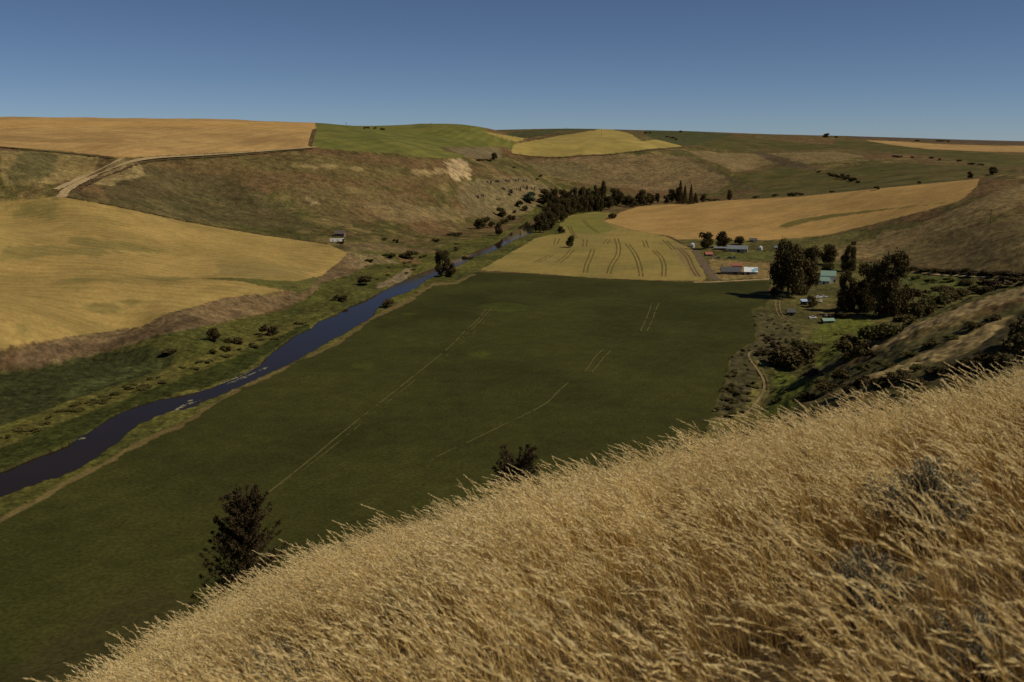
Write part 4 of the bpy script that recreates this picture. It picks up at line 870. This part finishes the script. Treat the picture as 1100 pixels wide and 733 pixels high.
def silo(u, v, label, rr, h):
    r, m = bldg('grain_bin', u, v, label, 'grain bin', AZ(u)); b = MB()
    for k in range(4): b.vcyl(0, 0, rr * (1.0 if k % 2 else .985), rr * (1.0 if k % 2 else .985), h * k / 4 - (.5 if k == 0 else 0), h * (k + 1) / 4)
    b.build('bin_wall', M_STEEL, r); MB().vcyl(0, 0, rr * 1.05, rr * .2, h + .01, h + rr * .55).vcyl(0, 0, rr * .18, rr * .16, h + rr * .55, h + rr * .55 + .3).build('roof', M_STEEL, r)
    opening(r, 'door', 0, 0, .8, 1.6, y=-rr - .06, frame=False)
silo(743.7, 266, 'bright round grain bin standing alone at the left end of the farmyard', 2.1, 3.0); silo(816.8, 269, 'bright round grain bin right of the long grey building', 1.9, 2.7)
r, m = bldg('shed', 809, 260.6, 'small dark shed with white end at the gold field edge', 'shed', AZ(809)); gable(r, 7.5 * m, 5, 2.1, 1.6, M_BARN, M_DROOF); MB().box(.4, 2.6, -.12, -.03, .2, 1.9).build('door', M_WHITE, r)
r, m = bldg('shed', 834, 268, 'little pale shed just left of the biggest cottonwood crown', 'shed', AZ(834)); gable(r, 4 * m, 3, 1.7, 1.0, M_PALE, M_GROOF); opening(r, 'door', 0, 0, .9, 1.6, frame=False)
# the house
r, m = bldg('farmhouse', 887, 305.3, 'white farmhouse with two green metal roofs between the cottonwoods', 'house', AZ(887) + 0.02)
gable(r, 15.0 * m, 6.5, 5.2, 2.7, M_WHITE, M_TEAL, x0=2.4 * m, y0=5.0); gable(r, 12.0 * m, 5.0 - .01, 2.2, 1.9, M_WHITE, M_TEAL, x0=-2.6 * m, over=.5)
opening(r, 'door', -1.2, 0, 1.0, 2.0); opening(r, 'window', -4.2, .9, 1.3, 1.1); opening(r, 'window', 1.0, .9, 1.0, 1.1); opening(r, 'window', 5.6, 1.0, 1.2, 1.3, y=4.94)
MB().box(3.2, 3.9, 8.4, 9.1, 6.6, 8.8).build('chimney', M_BARN, r)
r, m = bldg('shed', 866.5, 328, 'open shed with pale blue roof beside the rounded dark tree', 'shed', AZ(866) + 0.3)
for x in (-2.4, 2.4):
    for y in (.2, 3.8): MB().box(x - .09, x + .09, y - .09, y + .09, -.5, 2.1).build('post', M_BARN, r)
MB().poly([(-2.9,-.3,2.12),(2.9,-.3,2.12),(2.9,4.3,2.9),(-2.9,4.3,2.9),(-2.9,-.3,2.22),(2.9,-.3,2.22),(2.9,4.3,3.0),(-2.9,4.3,3.0)], [(3,2,1,0),(4,5,6,7),(0,1,5,4),(1,2,6,5),(2,3,7,6),(3,0,4,7)]).build('roof', M_BLUE, r); MB().box(-2.3, 2.3, 3.6, 3.7, -.4, 2.0).build('wall', M_BARN, r)
r, m = bldg('shed', 850, 339.5, 'small dark shed by the wheel rut track below the biggest cottonwood', 'shed', AZ(850) + .2); gable(r, 4.2, 3.4, 2.2, 1.3, M_BARN, M_DROOF); opening(r, 'door', 0, 0, 1.1, 1.8, frame=False)
r, m = bldg('shed', 890.5, 347.5, 'low garden shed with green tin roof among the bushes', 'shed', AZ(890) + .5); gable(r, 6.0, 3.2, 1.5, .9, M_BARN, M_TEAL); opening(r, 'door', 0, 0, 1.0, 1.3, frame=False)
r, m = bldg('hut', 364.5, 254.3, 'dark weathered hut on the left hillside foot behind the white trailer', 'hut', AZ(364) - .25)
gable(r, 10.5 * m, 7, 2.6, 2.3, M_BARN, plain('weathered_shingle', (0.10, 0.082, 0.07), 0.9, 0.25, 0.7)); opening(r, 'door', -1.5, 0, 1.2, 2.0, frame=False); opening(r, 'window', 1.8, 1, 1.0, .9)
r, m = bldg('trailer', 362, 260.5, 'long white trailer with dark end parked below the dark hut', 'trailer', AZ(362)); L = 15 * m / 2
MB().box(-L, L - 1.4, 0, 2.6, .55, 2.9).build('body', M_WHITE, r, .06); MB().box(L - 1.39, L, 0, 2.6, .55, 2.85).build('end_panel', M_DOOR, r); MB().box(-L - .06, L + .06, -.06, 2.66, 2.91, 3.02).build('roof', M_WHITE, r)
for x in (-3.5, 0.5): opening(r, 'window', x, 1.5, 1.1, .7, frame=False)
for x in (-1.2, 0, 1.2): MB().cyl((x, .4), .42, .1, .4).cyl((x, .4), .42, 2.2, 2.5).build('wheel', M_RUBBER, r)
MB().box(-L - 1.3, -L, 1.2, 1.4, .55, .7).build('drawbar', M_STEEL, r)

def car(u, v, label, paint, rz, pickup=False, s=1.0):
    P, m = spot(u, v); r = empty('parked_car', tuple(P), rz); r.scale = (s, s, s); tag(r, label, 'car')
    prof = [(-2.1,.38),(2.1,.38),(2.15,.75),(1.95,.92),(1.0,1.0),(-2.0,1.05),(-2.15,.8)]
    MB().prism(prof, -.85, .85).build('body', paint, r, .05)
    cp = [(-.5,1.0),(.9,1.0),(.4,1.5),(-.35,1.55)] if pickup else [(-1.7,1.04),(.95,1.0),(.35,1.48),(-1.2,1.5)]
    MB().prism(cp, -.72, .72).build('cabin', M_GLASS, r, .03); MB().prism([(cp[3][0]-.05, 1.5), (cp[2][0]+.05, 1.48), (cp[2][0]-.1, 1.58), (cp[3][0]+.1, 1.6)], -.7, .7).build('roof', paint, r)
    for x in (-1.3, 1.35):
        for y in (-.74, .74):
            w = MB().cyl((x, .34), .34, y - .11, y + .11).build('wheel', M_RUBBER, r); MB().cyl((x, .34), .2, y + (.112 if y > 0 else -.125), y + (.125 if y > 0 else -.112)).build('rim', M_STEEL, w)
    for y in (-.6, .6): MB().box(2.13, 2.19, y - .14, y + .14, .62, .78).build('headlight', M_WHITE, r)
    return r
P_WHITE = plain('white_car_paint', (0.70, 0.70, 0.70), 0.3, 0.03, 1, spec=.5); P_DARK = plain('dark_car_paint', (0.045, 0.042, 0.042), 0.3, 0.05, 1, spec=.5); P_TAN = plain('tan_car_paint', (0.24, 0.19, 0.13), 0.4, 0.05, 1, spec=.5)
car(879, 320.3, 'white car at the left of the pair on the lawn below the farmhouse', P_WHITE, .2); car(885.2, 320, 'white car at the right of the pair on the lawn below the farmhouse', P_WHITE, -.1); car(881.3, 325, 'white car parked nearest on the lawn, below the other two', P_WHITE, 1.2)
car(873, 342.5, 'white pickup standing in the rough grass below the blue roofed shed', P_WHITE, .1, True); car(887, 340.3, 'small pale car half hidden at the bottom of the house garden', P_TAN, 1.4)
car(766.5, 277.6, 'tan car leftmost in the row before the long grey building', P_TAN, .2); car(771.5, 277.9, 'dark car next to the tan car before the long grey building', P_DARK, .1, True)
car(784, 277.8, 'dark car in the row below the middle of the long grey building', P_DARK, -.2); car(788.5, 277.5, 'dark pickup rightmost in the row before the long grey building', P_DARK, .3, True); car(797, 272.3, 'dark car parked against the right end of the long grey building', P_DARK, .0)
def fence(p, q, label, n):
    a = cast([p])[0]; b = cast([q])[0]; r = empty('fence', tuple(a)); tag(r, label, 'fence'); rail = []
    for k in range(n):
        w = a + (b - a) * k / (n - 1); z = float(height([w[0]], [w[1]])[0]); w = np.array([w[0], w[1], z]) - a; rail.append(w)
        MB().vcyl(w[0], w[1], .11, .10, w[2] - .3, w[2] + 1.35, 6).build('post', M_WOOD, r)
    for hh in (.5, .85, 1.2):
        V, F = tube(np.array(rail) + (0, -.12, hh), [.05] * n, 4); mesh_np('rail', V, F, M_WOOD, r)
fence((794, 281.4), (829, 281.8), 'dark post and rail fence between farmyard grass and barn paddock', 16); fence((898, 333), (926, 333.5), 'wooden fence along the garden bottom right of the house', 10)
P, m = spot(927, 358); r = empty('field_gate', tuple(P), .3); tag(r, 'pale gate lying open between two bushes right of the garden', 'gate')
MB().box(-2.2, 2.2, -.04, .04, .2, .3).box(-2.2, 2.2, -.04, .04, .6, .7).box(-2.2, 2.2, -.04, .04, 1.0, 1.12).build('gate_bars', M_WHITE, r)
for x in (-2.4, 2.4): MB().vcyl(x, 0, .12, .12, -.3, 1.4, 8).build('post', M_WOOD, r)

# utility poles
def pole(u, v, hpx, label, rz=0.0):
    P, m = spot(u, v); h = hpx * m; r = empty('utility_pole', tuple(P), AZ(u) + rz); tag(r, label, 'utility pole', 'utility poles across the hills')
    V, F = tube([(0, 0, -1), (0, 0, h * .5), (0, 0, h)], [.26, .22, .17], 8); mesh_np('pole', V, F, M_WOOD, r)
    MB().box(-1.5, 1.5, .12, .34, h * .90, h * .90 + .25).build('crossarm', M_WOOD, r)
    for x in (-1.35, -.5, .5, 1.35): MB().vcyl(x, .23, .07, .10, h * .90 + .26, h * .90 + .55, 8).build('insulator', M_GLASS, r)
pole(372, 138.5, 6.5, 'faint utility pole on the leftmost green skyline'); pole(463, 139.5, 7, 'utility pole on the left crest of the green dome'); pole(503.3, 142, 7, 'utility pole on the right shoulder of the green dome'); pole(608.5, 143.5, 6.5, 'utility pole on the left crest of the barley hill')
pole(646, 147, 7, 'utility pole standing in the barley hill field', .4); pole(888, 186, 9, 'utility pole on the far right green slope', .5); pole(1063.5, 241, 16, 'utility pole standing alone on the right hill slope', .3)

# ------------------------------------------------------------------ near slope: young pine, shrub, sagebrush, grass
def near_spot(u, d):
    th, _ = rays([(u, 500)]); x = d * math.sin(th[0]); y = d * math.cos(th[0]); return np.array([x, y, float(height([x], [y])[0])])
def v_top(u, v, d):
    th, s = rays([(u, v)]); return EYE + s[0] * d
def pine(u, vtop, d, label, width, seed, shrub=False):
    rng = np.random.default_rng(seed); P = near_spot(u, d); H = v_top(u, vtop, d) - P[2]
    r = empty('pine_tree' if not shrub else 'shrub', tuple(P)); tag(r, label, 'tree' if not shrub else 'shrub')
    br = []; pts = []; dirs = []
    V, F = tube([(0, 0, -.3), (.03, 0, H * .5), (0, .02, H * .98)], [.11, .07, .012], 8); mesh_np('trunk', V, F, BARK, r)
    n = 340 if not shrub else 170
    for i in range(n):
        z = H * (.10 + .88 * ((i + rng.random()) / n) ** .9); a = rng.random() * 6.28; q = 1 - z / H
        ln = width * ((.16 + .84 * q ** .75) * (.65 + .5 * rng.random()) if not shrub else (.25 + .75 * q ** .35) * (.6 + .3 * rng.random())); up = .18 + .55 * (1 - q) + .15 * rng.normal()
        if z / H > .86 and rng.random() < .5: up = 1.1
        k = np.linspace(0, 1, 5)[:, None]; dv = np.array([math.cos(a), math.sin(a), up]); b = np.array([0, 0, z]) + dv * ln * k + np.array([0, 0, .22 * ln]) * k ** 2
        br.append(tube(b, np.linspace(.018, .005, 5), 4))
        for t_ in np.concatenate([np.linspace(.15, 1, 8), [.97, 1.0]]):
            c = np.array([np.interp(t_, k[:, 0], b[:, j]) for j in range(3)]); m_ = 14
            o = rng.normal(size=(m_, 3)) + dv * .9; o /= np.linalg.norm(o, axis=1, keepdims=True); pts.append(c + rng.normal(size=(m_, 3)) * .03 + o * .05); dirs.append(o)
    V, F = join(br); mesh_np('branches', V, F, BARK, r)
    P_ = np.concatenate(pts); D = np.concatenate(dirs)
    V, F = cards(P_, .032, rng, .15, 4.0, D); mesh_np('crown', V, F, LEAF['needle'], r, smooth=False)
    return r
pine(259, 538, 38, 'dark young pine rising behind the dry grass at lower left', 2.5, 5)
pine(555, 499, 36, 'dark twiggy young conifer top poking above the grass edge near the centre', 1.5, 8, True)
def sage(u, v, s, seed):
    th, sl = rays([(u, v)]); rr = np.linspace(1.5, 30, 3000); zz = height(rr * math.sin(th[0]), rr * math.cos(th[0])); k = np.nonzero(zz + .35 >= EYE + sl[0] * rr)[0]
    d = rr[k[0]] if len(k) else 12.0; P = near_spot(u, d); rng = np.random.default_rng(seed); tw = []; pts = []
    r = empty('sagebrush', tuple(P)); r.scale = (s,) * 3
    for i in range(46):
        a = rng.random() * 6.28; q = rng.random() * .42; e = np.array([q * math.cos(a), q * math.sin(a), .42 + .2 * rng.random() - q * .35]); k = np.linspace(0, 1, 5)[:, None]
        b = np.array([e[0] * .15, e[1] * .15, 0]) * (1 - k) + e * k + np.array([0, 0, .06]) * np.sin(k * 3.1); tw.append(tube(b, np.linspace(.008, .002, 5), 4))
        t_ = .35 + .65 * rng.random(90); pts.append(np.stack([np.interp(t_, k[:, 0], b[:, j]) for j in range(3)], 1) + rng.normal(size=(90, 3)) * .020)
    V, F = join(tw); mesh_np('twigs', V, F, BARK, r); V, F = cards(np.concatenate(pts), .010, rng, .8, 2.6); mesh_np('foliage', V, F, LEAF['sage'], r, smooth=False)
    return r
for i, (u, v, s, lb) in enumerate(((1000,535,1.0,'largest dark grey sagebrush in the dry grass at right'),(962,522,.75,'grey sagebrush just left of the largest one'),(870,482,.75,'grey sagebrush near the grass brow right of the curved track'),
    (940,600,.7,'grey sagebrush below the group at right, deep in the grass'),(450,605,.85,'pale grey sagebrush in the grass left of centre'),(425,632,.6,'small pale sagebrush below the one left of centre'),(285,712,.8,'grey sagebrush at the lower left bottom edge'),(1075,650,.6,'grey sagebrush in the lower right corner'))):
    tag(sage(u, v, s, 300 + i), lb, 'sagebrush', 'sagebrush in the dry grass')

def strawmat(name, dark, light, trans=0.25):
    m, t, p, o = newmat(name); g = N(t, 'NewGeometry'); oi = N(t, 'ObjectInfo'); mix = N(t, 'Mix', data_type='RGBA')
    big = range_n(t, noise_n(t, g.outputs['Position'], 0.45, 3), 0.35, 0.65, 0, 1)
    f = math_n(t, 'ADD', math_n(t, 'MULTIPLY', g.outputs['Random Per Island'], 0.35), math_n(t, 'ADD', math_n(t, 'MULTIPLY', oi.outputs['Random'], 0.25), math_n(t, 'MULTIPLY', big, 0.4)))
    t.links.new(f, mix.inputs[0]); mix.inputs[6].default_value = (*dark, 1); mix.inputs[7].default_value = (*light, 1)
    t.links.new(mix.outputs[2], p.inputs['Base Color']); p.inputs['Roughness'].default_value = 0.6; p.inputs['Specular IOR Level'].default_value = 0.25
    tr = N(t, 'BsdfTranslucent'); t.links.new(mix.outputs[2], tr.inputs['Color']); ms = N(t, 'MixShader'); ms.inputs[0].default_value = trans
    t.links.new(p.outputs[0], ms.inputs[1]); t.links.new(tr.outputs[0], ms.inputs[2]); t.links.new(ms.outputs[0], o.inputs['Surface'])
    return m
G_STEM = strawmat('straw_stem', (0.40, 0.255, 0.075), (0.84, 0.63, 0.25), 0.4); G_HEAD = strawmat('straw_head', (0.74, 0.56, 0.24), (0.96, 0.84, 0.50), 0.45)
G_LEAF = strawmat('dry_blade', (0.17, 0.09, 0.026), (0.58, 0.39, 0.13), 0.3); G_GREEN = strawmat('green_stem', (0.16, 0.16, 0.045), (0.32, 0.28, 0.09))
def blade(P, w, rng):
    """flat tapering strip along P"""
    P = np.asarray(P); n = len(P); T = np.gradient(P, axis=0); side = np.cross(T, rng.normal(size=3)); side /= np.maximum(np.linalg.norm(side, axis=1, keepdims=True), 1e-9)
    ww = (w * np.linspace(1, .15, n))[:, None]
    V = np.concatenate([P - side * ww / 2, P + side * ww / 2]); k = np.arange(n - 1)
    return V, np.stack([k, k + 1, k + 1 + n, k + n], 1)
def grass_clump(seed, nst, tall=1.0, green=False):
    rng = np.random.default_rng(seed); st = []; hd = []; lf = []
    for i in range(nst):
        a = rng.random() * 6.28; q = .17 * rng.random() ** .5; b0 = np.array([q * math.cos(a), q * math.sin(a), 0]); h = tall * (.36 + .24 * rng.random() if rng.random() < .6 else .58 + .30 * rng.random())
        tilt = np.clip(rng.normal(size=2) * .08, -.14, .14) - np.array([.06, 0]); lean = .06 + .20 * rng.random(); nod = (.05 + .19 * rng.random()) * (0.4 if green else 1)
        s = np.linspace(0, 1, 10); q_ = np.clip(s - .66, 0, 1) / .34
        X = b0[0] + h * (tilt[0] * s - lean * s ** 2 - nod * q_ ** 1.4); Y = b0[1] + h * (tilt[1] * s + .07 * s ** 2 * rng.normal() + .25 * nod * q_ ** 1.4 * rng.normal()); Z = h * (s - .04 * s ** 2 - .62 * nod * q_ ** 2)
        P = np.stack([X, Y, Z], 1)
        st.append(tube(P, np.linspace(.0018, .0009, 10), 3))
        m_ = 26; t_ = 1 - (.11 + .05 * rng.random()) / h * (np.arange(m_) + .5) / m_
        c = np.stack([np.interp(t_, s, P[:, j]) for j in range(3)], 1); tg = np.stack([np.interp(np.minimum(t_ + .04, 1), s, P[:, j]) - np.interp(t_ - .04, s, P[:, j]) for j in range(3)], 1); tg /= np.linalg.norm(tg, axis=1, keepdims=True)
        d = tg + rng.normal(size=(m_, 3)) * .19; d /= np.linalg.norm(d, axis=1, keepdims=True); e = np.cross(d, rng.normal(size=(m_, 3))); e /= np.linalg.norm(e, axis=1, keepdims=True)
        L = (.016 + .018 * rng.random((m_, 1))) * (1.15 if not green else .8); w = .0019 + .0014 * rng.random((m_, 1))
        hd.append((np.stack([c, c + d * L * .45 + e * w, c + d * L, c + d * L * .45 - e * w], 1).reshape(-1, 3), np.arange(4 * m_).reshape(-1, 4)))
    for i in range(int(nst * 2.2)):
        a = rng.random() * 6.28; q = .19 * rng.random() ** .5; h = .16 + .26 * rng.random(); s = np.linspace(0, 1, 6); o = rng.normal(size=2) * .35
        P = np.stack([q * math.cos(a) + h * (o[0] * s - .30 * s ** 2), q * math.sin(a) + h * o[1] * s, h * (s - .35 * s ** 2)], 1); lf.append(blade(P, .004 + .003 * rng.random(), rng))
    A, B, D = join(st), join(hd), join(lf); V, F = join([A, B, D])
    o = mesh_np('grass_clump', V, F, mats=[G_GREEN if green else G_STEM, G_GREEN if green else G_HEAD, G_LEAF], midx=[0] * len(A[1]) + [1] * len(B[1]) + [2] * len(D[1]), smooth=False)
    C.objects.unlink(o); return o
GC = bpy.data.collections.new('grass_kinds')
for i in range(14): o = grass_clump(500 + i, 11); o.name = 'grass_a%02d' % i; GC.objects.link(o)
for i in range(2): o = grass_clump(600 + i, 6, 0.95, True); o.name = 'grass_z%02d' % i; GC.objects.link(o)
def sow(n, r0, r1, amax, amin=-9):
    r = np.sqrt(r0 ** 2 + (r1 ** 2 - r0 ** 2) * RNG.random(n)); a = (RNG.random(n) * 2 - 1) * amax if amin < -5 else (amin + RNG.random(n) * (amax - amin)) * np.where(RNG.random(n) < .5, -1, 1); return np.stack([r * np.sin(a), r * np.cos(a)], 1)
pts = np.concatenate([sow(4300, 1.25, 14, .66), sow(4500, 14, 26, .60), sow(160, .25, 1.25, 3.1), sow(3600, 1.25, 10, 2.4, .66), sow(1800, 10, 18, 1.3, .62), sow(2500, 26, 45, .60), sow(500, 45, 80, .6)])
den = fbm(pts[:, 0], pts[:, 1], 0.8, 3, 61) * .7 + fbm(pts[:, 0], pts[:, 1], 3.5, 2, 67) * .3; keep = RNG.random(len(pts)) < np.clip(.68 + (den - .5) * 2.6, .28, 1)
pts = pts[keep]; n = len(pts)
idx = RNG.integers(0, 14, n); rim = (np.hypot(pts[:, 0], pts[:, 1]) > 11) & (RNG.random(n) < .035); idx[rim] = RNG.integers(14, 16, rim.sum())
scl = (0.60 + .68 * fbm(pts[:, 0], pts[:, 1], 0.9, 2, 63)) * (.78 + .4 * RNG.random(n)); scl = np.where(idx >= 14, np.clip(scl, .6, .85), np.clip(scl, .5, 1.25)); rot = np.zeros((n, 3)); rot[:, 2] = RNG.normal(size=n) * .32; rot[:, :2] = RNG.normal(size=(n, 2)) * .07
me = bpy.data.meshes.new('dry_grass'); me.vertices.add(n); V = np.zeros((n, 3), np.float32); V[:, :2] = pts; V[:, 2] = height(pts[:, 0], pts[:, 1]) - .015; me.vertices.foreach_set('co', V.ravel())
for nm, ty, arr, key in (('kind_index', 'INT', idx.astype(np.int32), 'value'), ('clump_size', 'FLOAT', scl.astype(np.float32), 'value'), ('turn', 'FLOAT_VECTOR', rot.astype(np.float32).ravel(), 'vector')):
    at = me.attributes.new(nm, ty, 'POINT'); at.data.foreach_set(key, arr)
go = bpy.data.objects.new('dry_grass', me); C.objects.link(go); tag(go, 'tall straw coloured dry grass leaning left over the near hillside', 'grass', None, 'stuff')
ng = bpy.data.node_groups.new('sow_grass', 'GeometryNodeTree'); ng.interface.new_socket('Geometry', in_out='INPUT', socket_type='NodeSocketGeometry'); ng.interface.new_socket('Geometry', in_out='OUTPUT', socket_type='NodeSocketGeometry')
gi = ng.nodes.new('NodeGroupInput'); gout = ng.nodes.new('NodeGroupOutput'); ip = ng.nodes.new('GeometryNodeInstanceOnPoints'); ci = ng.nodes.new('GeometryNodeCollectionInfo')
ci.inputs['Collection'].default_value = GC; ci.inputs['Separate Children'].default_value = True; ci.inputs['Reset Children'].default_value = True
def attr_n(nm, ty): a = ng.nodes.new('GeometryNodeInputNamedAttribute'); a.data_type = ty; a.inputs['Name'].default_value = nm; return a.outputs['Attribute']
ng.links.new(gi.outputs[0], ip.inputs['Points']); ng.links.new(ci.outputs[0], ip.inputs['Instance']); ip.inputs['Pick Instance'].default_value = True
ng.links.new(attr_n('kind_index', 'INT'), ip.inputs['Instance Index']); ng.links.new(attr_n('turn', 'FLOAT_VECTOR'), ip.inputs['Rotation']); ng.links.new(attr_n('clump_size', 'FLOAT'), ip.inputs['Scale'])
ng.links.new(ip.outputs[0], gout.inputs[0]); md = go.modifiers.new('sow', 'NODES'); md.node_group = ng
